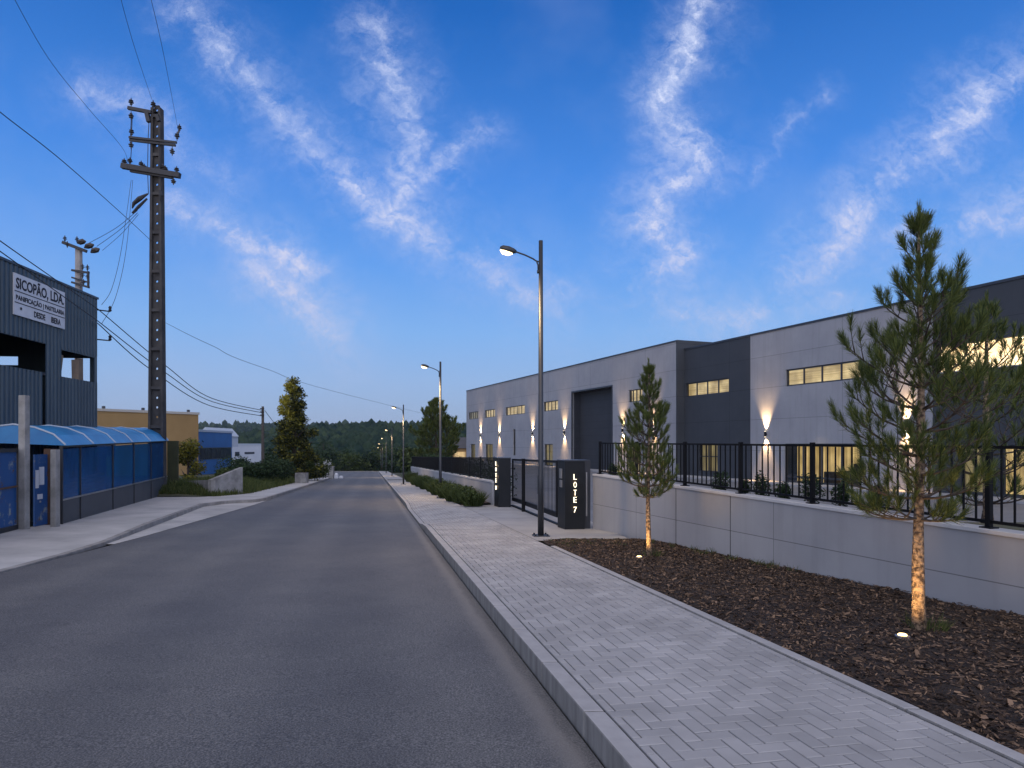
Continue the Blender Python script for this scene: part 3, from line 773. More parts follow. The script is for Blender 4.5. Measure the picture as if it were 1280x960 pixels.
# --- building A
fa0, fa1 = sA(845.5), sA(583); zA = 8.92
A_T = thing('warehouse', fA((fa0 + fa1) / 2, -6, zf), 'tall pale grey warehouse with dark recessed loading door, beyond the lower block', 'warehouse')
upA = [(sA(598), sA(586)), (sA(619), sA(606)), (sA(656), sA(632)), (sA(697.5), sA(679.5)), (sA(803), sA(786))]
gwA = [(sA(594), sA(588.5)), (sA(616), sA(607)), (sA(691), sA(680.5)), (sA(801), sA(786))]
door = (sA(765), sA(715), zf, 6.45)
slot = (sA(644.2), sA(641.6), .3, 3.3)
hol = [(a, b, ZU0, ZU1) for a, b in upA] + [(a, b, -.62, 1.6) for a, b in gwA] + [slot]
m_ = holed(fA, fa0, fa1, zf - .3, zA, hol + [door], .2)
m_.face([fA(fa1, 0, zf - .3), fA(fa1, -14, zf - .3), fA(fa1, -14, zA), fA(fa1, 0, zA)])
m_.face([fA(fa0, -14, zA), fA(fa0, 0, zA), fA(fa1, 0, zA), fA(fa1, -14, zA)][::-1])
m_.face([fA(fa0, -14, zf), fA(fa1, -14, zf), fA(fa1, -14, zA), fA(fa0, -14, zA)])
m_.build('wall', M['white_panel'], A_T)
s = MB(); s.fbox(fA, fa0 - .12, fa0 - .002, -14, .03, zf - .3, zA + .12); s.build('end_wall', M['dark_panel'], A_T)
s = MB(); s.fbox(fA, fa0, fa1 + .04, -.3, .04, zA + .001, zA + .12); s.build('parapet_cap', M['trim'], A_T)
for i, (a, b) in enumerate(upA): window(A_T, fA, (a, b, ZU0, ZU1), 5 if b - a > 4 else 4, [], 'lit_blind' if i != 0 else 'lit_dim', .07)
for i, (a, b) in enumerate(gwA): window(A_T, fA, (a, b, -.62, 1.6), 2, [], 'lit_dim', .08)
window(A_T, fA, slot, 1, [1.8], 'lit_dim', .05)
s = MB(); s.face([fA(door[1], -.9, zf), fA(door[0], -.9, zf), fA(door[0], -.9, 6.45), fA(door[1], -.9, 6.45)]); 
ld = s.build('loading_door', M['sectional'], A_T)
s = MB(); a, b = door[:2]
s.face([fA(a, -.2, zf), fA(a, -.9, zf), fA(a, -.9, 6.45), fA(a, -.2, 6.45)]); s.face([fA(b, -.9, zf), fA(b, -.2, zf), fA(b, -.2, 6.45), fA(b, -.9, 6.45)]); s.face([fA(a, -.9, 6.45), fA(b, -.9, 6.45), fA(b, -.2, 6.45), fA(a, -.2, 6.45)])
s.fbox(fA, a - .12, a, -.19, .03, zf, 6.57); s.fbox(fA, b, b + .12, -.19, .03, zf, 6.57); s.fbox(fA, a, b, -.19, .03, 6.451, 6.57)
s.build('door_surround', M['trim'], A_T)
# --- building B
fb0, fb1 = sB(1500), fa0 * 1.0 + .0; zB = 8.33
fb1 = sB(851)
s_d1, s_w, s_d2 = sB(938), sB(1166), fb0
B_T = thing('warehouse', fB((fb0 + fb1) / 2, -6, zf), 'lower warehouse block in white and charcoal panels behind the nearer pines', 'warehouse')
W1 = (sB(911), sB(857), ZU0, ZU1); W2 = (sB(897), sB(872.5), -.30, 1.62); W3 = (sB(1075.5), sB(982), ZU0, ZU1); EN = (sB(1077), sB(980.5), -.62, 1.62)
LG = (sB(1430), sB(1172), 4.85, 6.02); GW = (sB(1340), sB(1252), -.55, 1.55); GW2 = (sB(1235), sB(1200), -.55, 1.55)
m_ = holed(fB, s_d1, fb1, zf - .3, zB, [W1, W2], .18); m_.build('dark_wall', M['dark_panel'], B_T)
m_ = holed(fB, s_w, s_d1, zf - .3, zB, [W3, EN], .18); m_.build('white_wall', M['white_panel'], B_T)
m_ = holed(fB, s_d2, s_w, zf - .3, zB, [LG, GW, GW2], .25)
m_.face([fB(s_d2, -14, zf), fB(s_d2, 0, zf), fB(s_d2, 0, zB), fB(s_d2, -14, zB)]); m_.build('dark_wall', M['dark_panel'], B_T)
s = MB(); s.fbox(fB, s_d2, fb1, -.3, .05, zB + .001, zB + .12); s.build('parapet_cap', M['trim'], B_T)
s = MB(); s.face([fB(s_d2, -14, zB - .3), fB(fb1, -14, zB - .3), fB(fb1, -.3, zB - .3), fB(s_d2, -.3, zB - .3)]); s.build('roof', M['greymetal'], B_T)
window(B_T, fB, W1, 4, [], 'lit_blind', .08); window(B_T, fB, W2, 2, [.75], 'lit_dim', .08); window(B_T, fB, W3, 4, [], 'lit_blind', .08)
window(B_T, fB, GW, 3, [], 'lit_curtain', .08); window(B_T, fB, GW2, 2, [], 'lit_dim', .08)
ew = window(B_T, fB, EN, 4, [-.28], 'lit_curtain', .10, deep=True)
# furniture silhouettes inside the lit entrance
s = MB(); L_ = EN[1] - EN[0]
s.fbox(fB, EN[0] + .6, EN[0] + 1.9, -1.3, -.7, -.6, .15); s.fbox(fB, EN[0] + .7, EN[0] + 1.2, -1.2, -.8, .16, .55); s.fbox(fB, EN[0] + 2.6, EN[0] + 3.3, -1.4, -.9, -.6, .05)
s.build('reception_desk', M['timber'], B_T)
# loggia
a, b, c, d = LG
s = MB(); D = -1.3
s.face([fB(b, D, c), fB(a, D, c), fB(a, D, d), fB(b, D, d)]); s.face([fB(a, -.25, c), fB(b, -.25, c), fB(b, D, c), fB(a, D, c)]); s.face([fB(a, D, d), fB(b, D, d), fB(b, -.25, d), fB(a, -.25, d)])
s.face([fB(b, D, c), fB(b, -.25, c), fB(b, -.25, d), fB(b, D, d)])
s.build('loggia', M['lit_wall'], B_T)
k = a
while k < b - .4:
    s = MB(); s.lathe(fB(k + .6, -.5, d - .05), [(.09, 0), (.09, .045)], 12); s.build('downlight', M['led_wall'], B_T); k += 1.9
s = MB(); s.fbox(fB, a, b, -.24, .02, c - .05, c + .0); s.build('loggia_sill', M['coping'], B_T)
for k in (a + 2.2, a + 5.0, b - 1.2):
    spot('loggia_light', fB(k, -.45, d - .12), fB(k, -.7, c), 55, 150, .8, (1, .8, .55), .05, B_T)
spot('entrance_light', fB((EN[0] + EN[1]) / 2, .5, 2.6), fB((EN[0] + EN[1]) / 2, 2.0, zf), 50, 130, .8, (1, .75, .45), .2, B_T)
# paved strip at the foot of both buildings
s = MB(); s.fbox(fB, fb0, fb1, .002, 1.6, zf - .1, zf + .09); s.fbox(fA, fb1 + .1, fa1, .002, 1.6, zf - .1, zf + .09)
tag(s.build('yard_walkway', M['concrete_pave']), kind='structure')

# ================================================================== WALL LAMPS
def wall_lamp(fr, s_, z, label):
    T = thing('wall_lamp', fr(s_, .10, z), label, 'wall lamp', 'up and down wall lamps on the warehouses')
    s = MB(); s.lathe(fr(s_, .10, z - .16), [(.055, 0), (.06, .01), (.06, .31), (.055, .32)], 14); s.build('lamp_body', M['black'], T, smooth=False)
    s = MB(); s.fbox(fr, s_ - .04, s_ + .04, .0, .045, z - .06, z + .06); s.build('bracket', M['black'], T)
    s = MB(); s.lathe(fr(s_, .10, z + .161), [(.045, 0), (.045, .004)], 12); s.build('lens', M['led_wall'], T); s = MB(); s.lathe(fr(s_, .10, z - .165), [(.045, 0), (.045, .004)], 12); s.build('lens', M['led_wall'], T)
    spot('uplight', fr(s_, .10, z + .18), fr(s_, -.22, z + 4.0), 2600, 64, 1.0, (1, .62, .30), .03, T)
    spot('downlight_beam', fr(s_, .10, z - .18), fr(s_, -.22, z - 4.0), 1500, 70, 1.0, (1, .60, .28), .03, T)
for x, lab in ((601, 'farthest of the up and down wall lamps, between the first two high windows'), (624.5, 'second wall lamp from the far corner of the tall warehouse'),
               (666, 'wall lamp between the two widest spaced high windows, left of the street lamp'), (706, 'wall lamp immediately left of the dark loading door'),
               (779, 'wall lamp immediately right of the loading door, glowing behind the small pine'), (818, 'wall lamp near the corner of the tall warehouse, behind the small pine')):
    wall_lamp(fA, sA(x), 2.72, lab)
wall_lamp(fB, sB(958), 2.2, 'wall lamp on the white panels left of the lit glass entrance')
wall_lamp(fB, sB(1133), 2.4, 'wall lamp mostly hidden behind the trunk of the big pine')

# ================================================================== STREET LAMPS
def street_lamp():
    H = 5.98
    T = thing('street_lamp', (0, 0, 0), 'x', 'street lamp', 'street lamps along the right pavement')
    s = MB(); s.tube([(0, 0, 0), (0, 0, 1.2), (0, 0, 1.25), (0, 0, H)], [.062, .062, .055, .042], 16); s.build('pole', M['lamp_pole'], T, smooth=True)
    s = MB(); s.box(-.16, .16, -.16, .16, 0, .02); 
    for a, b in ((1, 1), (1, -1), (-1, 1), (-1, -1)): s.lathe((a * .12, b * .12, .02), [(.018, 0), (.018, .03)], 6)
    s.build('base_plate', M['lamp_pole'], T)
    s = MB(); pts = [(-.05, 0, H - .62), (-.055, 0, H - .5), (-.085, 0, H - .42), (-.16, 0, H - .37), (-.32, 0, H - .30), (-.52, 0, H - .235)]
    s.tube(pts, .017, 8); s.tube([(-.04, 0, H - .43), (-.12, 0, H - .40)], .014, 6); s.box(-.075, -.03, -.03, .03, H - .66, H - .60); s.build('arm', M['lamp_pole'], T, smooth=True)
    s = MB(); s.tube([(-.5, 0, H - .24), (-.56, 0, H - .225), (-.66, 0, H - .20), (-.78, 0, H - .175), (-.83, 0, H - .17)], [.03, .055, .07, .06, .025], 10)
    head = s.build('lamp_head', M['lamp_pole'], T, smooth=True)
    s = MB(); s.tube([(-.58, 0, H - .275), (-.66, 0, H - .272), (-.76, 0, H - .245), (-.82, 0, H - .205)], [.02, .05, .052, .02], 10); s.build('lamp_glass', M['led'], head, smooth=True)
    s = MB(); s.box(-.067, -.05, -.04, .04, .55, .85); s.build('service_hatch', M['trim'], T)
    return T
lampT = street_lamp()
lspec = [(676, 670, 13.77, 1), (550.5, 622, 29.6, .99), (504.3, 605.5, 49.5, .97), (490, None, 85, 1), (482.7, None, 112, 1), (478, None, 145, 1.02), (476, None, 178, 1.02)]
labs = ['nearest street lamp, tall grey pole beside the gate pillar, head lit', 'second nearest street lamp, in front of the bushes beyond the gate', 'third street lamp down the road, standing left of the dark conifer',
        'fourth street lamp down the road, pole against the wooded hill', 'fifth street lamp down the road, small against the wooded hill', 'sixth street lamp down the road, tiny with its lit head', 'farthest street lamp, tiny in front of the valley trees']
for i, ((x, y, Y, scl), lab) in enumerate(zip(lspec, labs)):
    o = lampT if i == 0 else copy_tree(lampT)
    o.location = ((x - 640) / F * Y, Y, (gz(Y) + .15)); o['label'] = lab; o.scale = (1, 1, scl); o.rotation_euler = (0, 0, R(6) if i == 0 else R(11))
    if i < 4:
        l = bpy.data.lights.new('street_light', 'SPOT'); l.energy = 380; l.spot_size = R(140); l.spot_blend = 1; l.color = (1, .68, .36); l.shadow_soft_size = .06
        q = bpy.data.objects.new('street_light', l); C.objects.link(q); q.parent = o; q.location = (-.72, 0, 5.62); q.rotation_euler = (0, 0, 0)

# ================================================================== PINES
def needles(mb, base, d, L, n, nl, spread, rnd, w=.0035):
    """a brush of needles along a shoot from base in direction d"""
    up = Vector((0, 0, 1)) if abs(d.z) < .9 else Vector((1, 0, 0)); u = d.cross(up).normalized(); v = d.cross(u)
    for _ in range(n):
        t = rnd.random() ** .8; p = base + d * (L * t); an = rnd.uniform(0, 6.283)
        side = u * math.cos(an) + v * math.sin(an); sp = spread * rnd.uniform(.5, 1.25) * (1.15 - .55 * t)
        dr = (d + side * sp + Vector((0, 0, -.06))).normalized(); q = p + dr * nl * rnd.uniform(.75, 1.15)
        sw = dr.cross(Vector((rnd.gauss(0, 1), rnd.gauss(0, 1), rnd.gauss(0, 1)))).normalized() * w
        mb.face([p - sw, p + sw, q + sw * .35, q - sw * .35], min(1, max(0, rnd.gauss(.40, .28))))
def pine(loc, H, crown_z, rad, seed, label, cat='pine tree', levels=11, nl=.10, trunk=.055, nw=.0035, dens=1.0, group=None, bark='bark', lean=(0, 0), lat_n=8):
    rnd = random.Random(seed); loc = Vector(loc)
    T = thing('pine_tree', loc, label, cat, group)
    def axis(z):
        q = z / H; return loc + Vector((lean[0] * q + .02 * H * .25 * math.sin(q * 7 + seed), lean[1] * q + .015 * math.cos(q * 5 + seed), z))
    tr = MB(); zz = [H * i / 16 for i in range(17)]
    tr.tube([axis(z) for z in zz], [trunk * (1 - .80 * (z / H)) * (1.25 if z == 0 else 1) * (1 + .06 * math.sin(z * 23 + seed)) for z in zz], 10)
    tr.build('trunk', M[bark], T, smooth=True)
    br = MB(); nd = MB()
    def shoot(p, d, L, r, depth):
        n = 4; pts = [p]; dd = Vector(d); q = Vector(p)
        for i in range(n):
            dd = (dd + Vector((rnd.gauss(0, .07), rnd.gauss(0, .07), .17 + rnd.gauss(0, .03)))).normalized(); q = q + dd * (L / n); pts.append(Vector(q))
        br.tube(pts, [r * (1 - .7 * i / n) for i in range(n + 1)], 5)
        return pts, dd
    for li in range(levels):
        f = min(max((li + rnd.uniform(-.15, .15)) / (levels - .35), 0), .97); z = crown_z + (H - crown_z) * f * .985
        prof = min(1, (1 - f) / .66) ** .85 * (.72 + .28 * min(1, f / .22)) + .03
        nb = (6 if f < .55 else 5) if f < .8 else 4; a0 = rnd.uniform(0, 6.28)
        for b in range(nb):
            a = a0 + 6.283 * b / nb + rnd.uniform(-.3, .3); el = -.22 + 1.0 * f + rnd.uniform(-.12, .22)
            Lb = rad * prof * rnd.choice((.55, .8, .95, 1.05, 1.2)) * rnd.uniform(.93, 1.07)
            d = Vector((math.cos(a) * math.cos(el), math.sin(a) * math.cos(el), math.sin(el)))
            pts, dd = shoot(axis(z), d, Lb, trunk * .20 * (1 - .5 * f) + .003, 0)
            tipd = (dd * .75 + Vector((0, 0, 1)) * .7).normalized(); tl = (.06 + .09 * rad)
            needles(nd, pts[-1] - tipd * .03, tipd, tl, int(105 * dens), nl, .55, rnd, nw)
            needles(nd, pts[-2], (pts[-1] - pts[-2]).normalized(), (pts[-1] - pts[-2]).length, int(34 * dens), nl, .9, rnd, nw)
            ns = max(2, int(round(Lb / rad * lat_n)))
            for k in range(ns):
                t = .30 + .64 * (k + .2 + .6 * rnd.random()) / ns; ii = min(3, int(t * 4)); p = pts[ii].lerp(pts[ii + 1], t * 4 - ii)
                along = (pts[ii + 1] - pts[ii]).normalized(); sgn = 1 if k % 2 else -1
                lat = along.cross(Vector((0, 0, 1))).normalized() * sgn
                d2 = (along * .6 + lat * rnd.uniform(.5, 1.1) + Vector((0, 0, rnd.uniform(-.25, .55)))).normalized()
                L2_ = Lb * (.46 - .26 * t) * rnd.uniform(.6, 1.3) + .03
                p2, dd2 = shoot(p, d2, L2_, .0045 * (1 + rad * .4), 1)
                td = (dd2 * .75 + Vector((0, 0, 1)) * .6).normalized()
                needles(nd, p2[-1] - td * .025, td, tl * .85, int(84 * dens), nl * .92, .62, rnd, nw)
                if L2_ > .16 * rad: needles(nd, p2[2], (p2[-1] - p2[2]).normalized(), (p2[-1] - p2[2]).length, int(22 * dens), nl * .85, .95, rnd, nw)
    tip = axis(H); needles(nd, tip - Vector((0, 0, .05)), Vector((0, 0, 1)), .16, int(170 * dens), nl, .32, rnd, nw)
    for k in range(3):
        a = 2.1 * k + seed; needles(nd, axis(H * .965), Vector((math.cos(a) * .5, math.sin(a) * .5, 1)).normalized(), .13, int(80 * dens), nl, .35, rnd, nw)
    br.build('branches', M['bark_dark'], T, smooth=True); nd.build('needles', M['needle'], T)
    return T
g1 = G(1150, 789, .15); H1 = (EYE + (555 - 250) / F * g1.y) - g1.z - .20
pine(g1, H1, .98, .66, 4, 'largest young pine in the bark bed, trunk lit by a ground spot', trunk=.055, levels=14, nl=.095, nw=.0019, dens=1.0, lat_n=6.5)
g2 = G(811, 697, .15); H2 = (EYE + (555 - 449) / F * g2.y) - g2.z - .15
pine(g2, H2, .95, .46, 9, 'smaller young pine in the bark bed nearer the gate', trunk=.042, levels=13, nl=.08, nw=.0022, dens=.8, lat_n=5.5)
pine((6.0, 8.6, .6), 2.75, .25, .85, 14, 'third pine behind the railing at the right edge, only its brown stem below', trunk=.06, levels=8, nl=.10, nw=.0034, dens=.6, lat_n=6)
# ground spots
def ground_spot(x, y, tree, label, en):
    p = G(x, y, .18); T = thing('ground_spotlight', p, label, 'ground light', 'ground spotlights at the pine trunks')
    s = MB(); s.lathe(p - Vector((0, 0, .03)), [(.055, 0), (.058, .04), (.042, .045)], 16); s.build('housing', M['steel'], T)
    s = MB(); s.lathe(p + Vector((0, 0, .016)), [(.036, 0), (.030, .008)], 14); s.build('lens', M['led_ground'], T)
    tgt = Vector(tree) + Vector((0, 0, .8))
    spot('tree_uplight', p + Vector((0, 0, .06)), tgt, en, 120, 1.0, (1, .58, .20), .03, T)
ground_spot(1128, 796, g1, 'lit ground spotlight at the foot of the largest pine', 48)
ground_spot(799, 697, g2, 'lit ground spotlight at the foot of the smaller pine', 42)

# ================================================================== SHRUBS, GRASS, BROADLEAF
def leaves(mb, c, r, n, size, rnd, flat=1.0, shell=.35, vmean=.4):
    for _ in range(n):
        d = Vector((rnd.gauss(0, 1), rnd.gauss(0, 1), rnd.gauss(0, 1))).normalized(); k = (shell + (1 - shell) * rnd.random()) ** .6
        k *= 1 + .22 * noise.noise(Vector((d.x * 2.3 + c[0], d.y * 2.3 + c[1], d.z * 2.3)))
        p = Vector(c) + Vector((d.x * r[0], d.y * r[1], d.z * r[2])) * k
        a = Vector((rnd.gauss(0, 1), rnd.gauss(0, 1), rnd.gauss(0, .7))).normalized(); b = a.cross(Vector((rnd.gauss(0, 1), rnd.gauss(0, 1), rnd.gauss(0, 1)))).normalized()
        s = size * rnd.uniform(.6, 1.3)
        mb.face([p - a * s, p + b * s * .45, p + a * s, p - b * s * .45], min(1, max(0, rnd.gauss(vmean, .22) + .10 * d.z)))
def blades(mb, c, r, n, h, rnd, w=.006, spread=.35):
    for _ in range(n):
        a = rnd.uniform(0, 6.283); q = r * math.sqrt(rnd.random()); p = Vector(c) + Vector((math.cos(a) * q, math.sin(a) * q, 0))
        d = Vector((math.cos(a) * spread * rnd.random() + rnd.gauss(0, .12), math.sin(a) * spread * rnd.random() + rnd.gauss(0, .12), 1)).normalized()
        L = h * rnd.uniform(.5, 1.1); sd = d.cross(Vector((rnd.gauss(0, 1), rnd.gauss(0, 1), 0))).normalized() * w
        m = p + d * L * .55; e = p + d * L + Vector((d.x, d.y, -.3)) * L * .18
        v = min(1, max(0, rnd.gauss(.45, .25))); mb.face([p - sd, p + sd, m + sd * .7, m - sd * .7], v); mb.face([m - sd * .7, m + sd * .7, e], v)
rnd = random.Random(21)
def bush(loc, r, h, label, group=None, m='leaf', size=.05, n=1200, cat='bush', name='bush', spiky=False):
    T = thing(name, loc, label, cat, group); s = MB(); x, y, z = loc
    if spiky:
        blades(s, loc, r * .75, n, h, rnd, w=.012, spread=.7)
    for k in range(5):
        a = rnd.uniform(0, 6.28); q = r * .42
        leaves(s, (x + math.cos(a) * q, y + math.sin(a) * q, z + h * rnd.uniform(.4, .62)), (r * .62, r * .62, h * .42), n // 5, size, rnd)
    s.build('foliage', M[m], T)
    s = MB()
    for k in range(4):
        a = rnd.uniform(0, 6.28); s.tube([(x, y, z - .02), (x + math.cos(a) * r * .4, y + math.sin(a) * r * .4, z + h * .6)], [.012, .005], 5)
    s.build('stem', M['bark_dark'], T); return T
# row of bushes beyond the gate
ordw = ['nearest the pillar', 'second from the pillar', 'third from the pillar', 'fourth from the pillar', 'fifth from the pillar', 'sixth from the pillar', 'seventh from the pillar', 'eighth from the pillar', 'ninth from the pillar', 'farthest from the pillar']
for i, (x, y, hp) in enumerate([(591, 632, 32), (579, 628, 30), (570, 626, 28), (560, 622, 28), (551, 618, 25), (543, 614, 25), (535, 611, 24), (528, 608, 22), (522, 606, 18), (515, 602, 16)]):
    p = G(x, y, .18); h = hp / F * p.y * (.62 + .2 * rnd.random()); bush(p, h * .75, h, 'green grassy bush in the row along the low wall, ' + ordw[i], 'bushes along the low wall', n=900, size=.055, spiky=True)
# shrubs behind the railing
lab7 = ['small shrub behind the railing, below the narrow lit window', 'low shrub behind the railing at the post right of the narrow window', 'rounded shrub behind the railing under the wall lamp', 'low shrub behind the railing left of the glass entrance',
        'broad dark shrub behind the railing at the post before the entrance', 'shrub behind the railing in front of the lit entrance panes', 'shrub behind the railing just left of the big pine', 'shrub behind the railing left of the small pine']
for i, (x, rp, ht) in enumerate([(900, 11, 24), (932, 9, 17), (953, 12, 29), (978, 9, 18), (1012, 17, 36), (1050, 10, 30), (1095, 12, 34), (768, 8, 15)]):
    k = (x - 640) / F; Yw = 7.45 / (k + .331); X = k * Yw; z = wtop(sY(Yw)) - .12; h = ht / F * Yw + .10
    bush((X, Yw, z), rp / F * Yw * 1.1, h, lab7[i], 'shrubs behind the wall railing', m='leaf_dark', n=900, size=.022)
# tufts round the pines
s = MB()
for (p, n, r_) in ((g1, 110, .16), (g2, 70, .13)): blades(s, p + Vector((.08, .05, .01)), r_, n, .16, rnd, .0035, .8)
for _ in range(16):
    Y = rnd.uniform(9, 13); X = wallx(Y) - rnd.uniform(.05, .3); blades(s, (X, Y, mh(X, Y)), .07, 14, .12, rnd, .004, .8)
for _ in range(40):
    Y = rnd.uniform(11.9, 13.0); X = rnd.uniform(3.3, 4.7) - .2047 * Y; X = min(X, wallx(Y) - .1); blades(s, (X, Y, mh(X, Y)), .06, 10, .05, rnd, .004, .8)
tag(s.build('grass', M['grass']), 'thin grass tufts at the pine trunks and bed edges', 'grass', kind='stuff')

def tree(loc, H, r, label, kind='round', m='leaf_dark', n=2600, size=.22, cat='tree', group=None, cz=.2, name='tree', glow_top=False):
    T = thing(name, loc, label, cat, group); x, y, z = loc
    s = MB(); s.tube([(x, y, z), (x + .02 * H, y, z + H * .45), (x, y, z + H * .9)], [.035 * H * .7, .02 * H, .006 * H], 8)
    for k in range(7):
        a = rnd.uniform(0, 6.28); q = rnd.uniform(.3, .75); s.tube([(x, y, z + H * q * .8), (x + math.cos(a) * r * .7 * (1 - q * .6), y + math.sin(a) * r * .7 * (1 - q * .6), z + H * (q + .08))], [.01 * H, .003 * H], 5)
    s.build('trunk', M['bark_dark'], T, smooth=True)
    s = MB()
    if kind == 'cone':
        L = 34
        for k in range(L):
            f = (k + .5) / L; zc = z + H * (cz + (1 - cz) * f); rr = r * (1 - f ** 1.15) ** .8 * rnd.uniform(.82, 1.08) + .05 * r
            for b in range(4 if f < .8 else 2):
                a = rnd.uniform(0, 6.28); q = rr * rnd.uniform(.35, .9)
                c_ = (x + math.cos(a) * q, y + math.sin(a) * q, zc + rnd.uniform(-.03, .03) * H)
                leaves(s, c_, (r * .20, r * .20, H * .055), n // (L * 4), size, rnd, vmean=(.75 if glow_top and f > .6 and math.cos(a) < .45 else .10), shell=.1)  # upper leaves on one side gold: warm light painted into their colour
    else:
        for k in range(16):
            a = rnd.uniform(0, 6.28); q = r * math.sqrt(rnd.random()) * .72; f = rnd.random()
            rr = r * rnd.uniform(.28, .5)
            leaves(s, (x + math.cos(a) * q * (1 - .4 * f), y + math.sin(a) * q * (1 - .4 * f), z + H * (cz + (1 - cz) * (.12 + .76 * f))), (rr, rr, rr * .8), n // 16, size, rnd, shell=.2, vmean=.38)
    s.build('crown', M[m], T); return T

def at_g(x, Y, dz=0): return Vector(((x - 640) / F * Y, Y, gz(Y) + dz))
# large conifer left of the road
p = at_g(366, 60, .4); tree(p, EYE + (555 - 478) / F * 60 - p.z, 2.9, 'tall conifer left of the road with warm light coloured into its top leaves', 'cone', 'leaf_gold_glow', 17000, .13, 'conifer', cz=.0, name='conifer', glow_top=True)
pp = (-95 / F * 62, 62, -.7); pine(pp, EYE + 53 / F * 62 + .7, .6, 2.1, 31, 'dark pine standing behind the far railing left of the warehouse', trunk=.12, levels=12, nl=.32, nw=.02, dens=.55, bark='bark_dark')
# golden shrub by the olive board
p = at_g(234, 37); tree(p, EYE + 8 / F * 37 - p.z, 1.15, 'golden green shrub rising behind the olive board at the blue fence end', 'round', 'leaf_gold_glow', 2600, .09, 'shrub', cz=.05, name='shrub')
# bushes on the left bank
bl_ = [(308, 44, 20, 1.5, 'dark bush just beyond the slanting concrete wall'), (325, 47, 24, 1.9, 'dark bush at the foot of the wooden pole'), (345, 51, 24, 1.9, 'dark bush under the tall conifer, left side'),
       (356, 66, 22, 2.2, 'dark bush behind the conifer trunk'), (386, 61, 22, 1.4, 'light green leafy bush rising above the planter'), (398, 67, 20, 1.6, 'green bush right of the planter'), (407, 78, 14, 1.5, 'last green bush before the grey bollard'),
       (292, 52, 26, 2.0, 'dark bush in front of the white building'), (275, 48, 12, 1.4, 'low bush on the bank above the slanting wall')]
for i, (x, Y, hp, r_, lab) in enumerate(bl_):
    p = at_g(x, Y, .4); h = hp / F * Y + .3
    bush(p, r_ * .75, h, lab, 'bushes on the left bank', m='leaf_dark' if i in (0, 1, 2, 3, 7) else 'leaf', n=2200, size=.09)
# mid distance trees closing the valley
mids = [(300, 120, 2.5, 8), (330, 130, 4, 10), (350, 150, 6, 11), (395, 165, 5, 12), (412, 150, 4, 9), (425, 175, 7, 14), (440, 165, 8, 13), (452, 180, 8, 15), (463, 170, 4, 11), (476, 190, 9, 15), (492, 165, 7, 12), (507, 140, 5, 10),
        (520, 120, 5, 10), (532, 150, 9, 14), (556, 130, 7, 12), (568, 118, 4, 9), (500, 200, 10, 16), (404, 200, 9, 15), (380, 190, 10, 16), (340, 200, 8, 15), (310, 190, 8, 15), (272, 180, 8, 14)]
mid_l = ['left of the white building', 'behind the wooden pole', 'behind the dark bank bushes', 'behind the light green bush', 'at the bollard end of the road', 'first at the road end from the left', 'second at the road end from the left', 'tallest at the road end, centre',
         'above the far kerb, low', 'behind the farthest street lamps', 'just right of the farthest lamps', 'at the third street lamp', 'at the end of the far railing', 'tall, between third lamp and dark pine', 'behind the dark pine, right side', 'in front of the yellow shed',
         'back row behind the farthest lamps', 'back row left of the road end', 'back row behind the planter bush', 'back row behind the conifer', 'back row above the white building', 'back row over the blue building']
for i, ((x, Y, r_, H), lab) in enumerate(zip(mids, mid_l)):
    z = terr((x - 640) / F * Y, Y); topz = EYE + (555 - (562 + rnd.uniform(-8, 8) - (8 if Y > 185 else 0))) / F * Y
    Hh = max(4, topz - z)
    tree(((x - 640) / F * Y, Y, z - .3), Hh, r_ * .75, 'dark green valley tree ' + lab, 'cone' if i % 4 == 3 else 'round', 'leaf_dark' if i % 3 else 'leaf', 1500, .42, 'tree', 'trees at the end of the road', cz=.0)
# dark hedge behind the far railing
s = MB()
Tt = thing('hedge', (-2, 40, -.7), 'dark hedge growing behind the far railing', 'hedge')
for k in range(34):
    q = k / 33; Y = 27 + 36 * q; X = -.72 - .2215 * (Y - 24.4) + 1.0
    leaves(s, (X, Y, -.7 + .75), (.55, .8, .85), 260, .07, rnd, shell=.2)
s.build('foliage', M['leaf_dark'], Tt)
# grass bank on the left
gb = MB()
def bank_h(d, Y):          # height of the bank over the street plane, d metres behind its front edge
    k = min(1, max(0, (Y - 31) / 3)); return .06 + (.10 + .45 * k) * min(1, max(0, d) / 1.6) ** .7
def bank_x(Y): return Kl(Y) - 1.62 - max(0, 1 - abs(Y - 31.5) / 3) * .9
for _ in range(8000):
    Y = 31.5 + 50 * rnd.random() ** 1.5; d = rnd.random() ** 1.2 * 4.5; X = bank_x(Y) - d
    blades(gb, (X, Y, gz(Y) + bank_h(d, Y) - .04), .16, 5, rnd.uniform(.15, .42), rnd, .02, .5)
tag(gb.build('bank_grass', M['grass']), 'rough grass covering the bank left of the road', 'grass', kind='stuff')
bk = MB(); ds = [0, .4, .9, 1.6, 3, 6, 12, 20]; BY = [30.9, 31.5, 33, 34.4, 37, 42.5, 50, 60, 70, 77.7, 90, 105, 118, 130, 143]
for Y in BY:
    for d in ds: bk.v.append((bank_x(Y) - d, Y, gz(Y) + bank_h(d, Y)))
for r in range(len(BY) - 1):
    for k in range(len(ds) - 1): a = r * len(ds) + k; bk.f.append((a, a + 1, a + len(ds) + 1, a + len(ds))); bk.var.append(.5)
tag(bk.build('grass_bank', M['earth'], smooth=True), kind='structure')

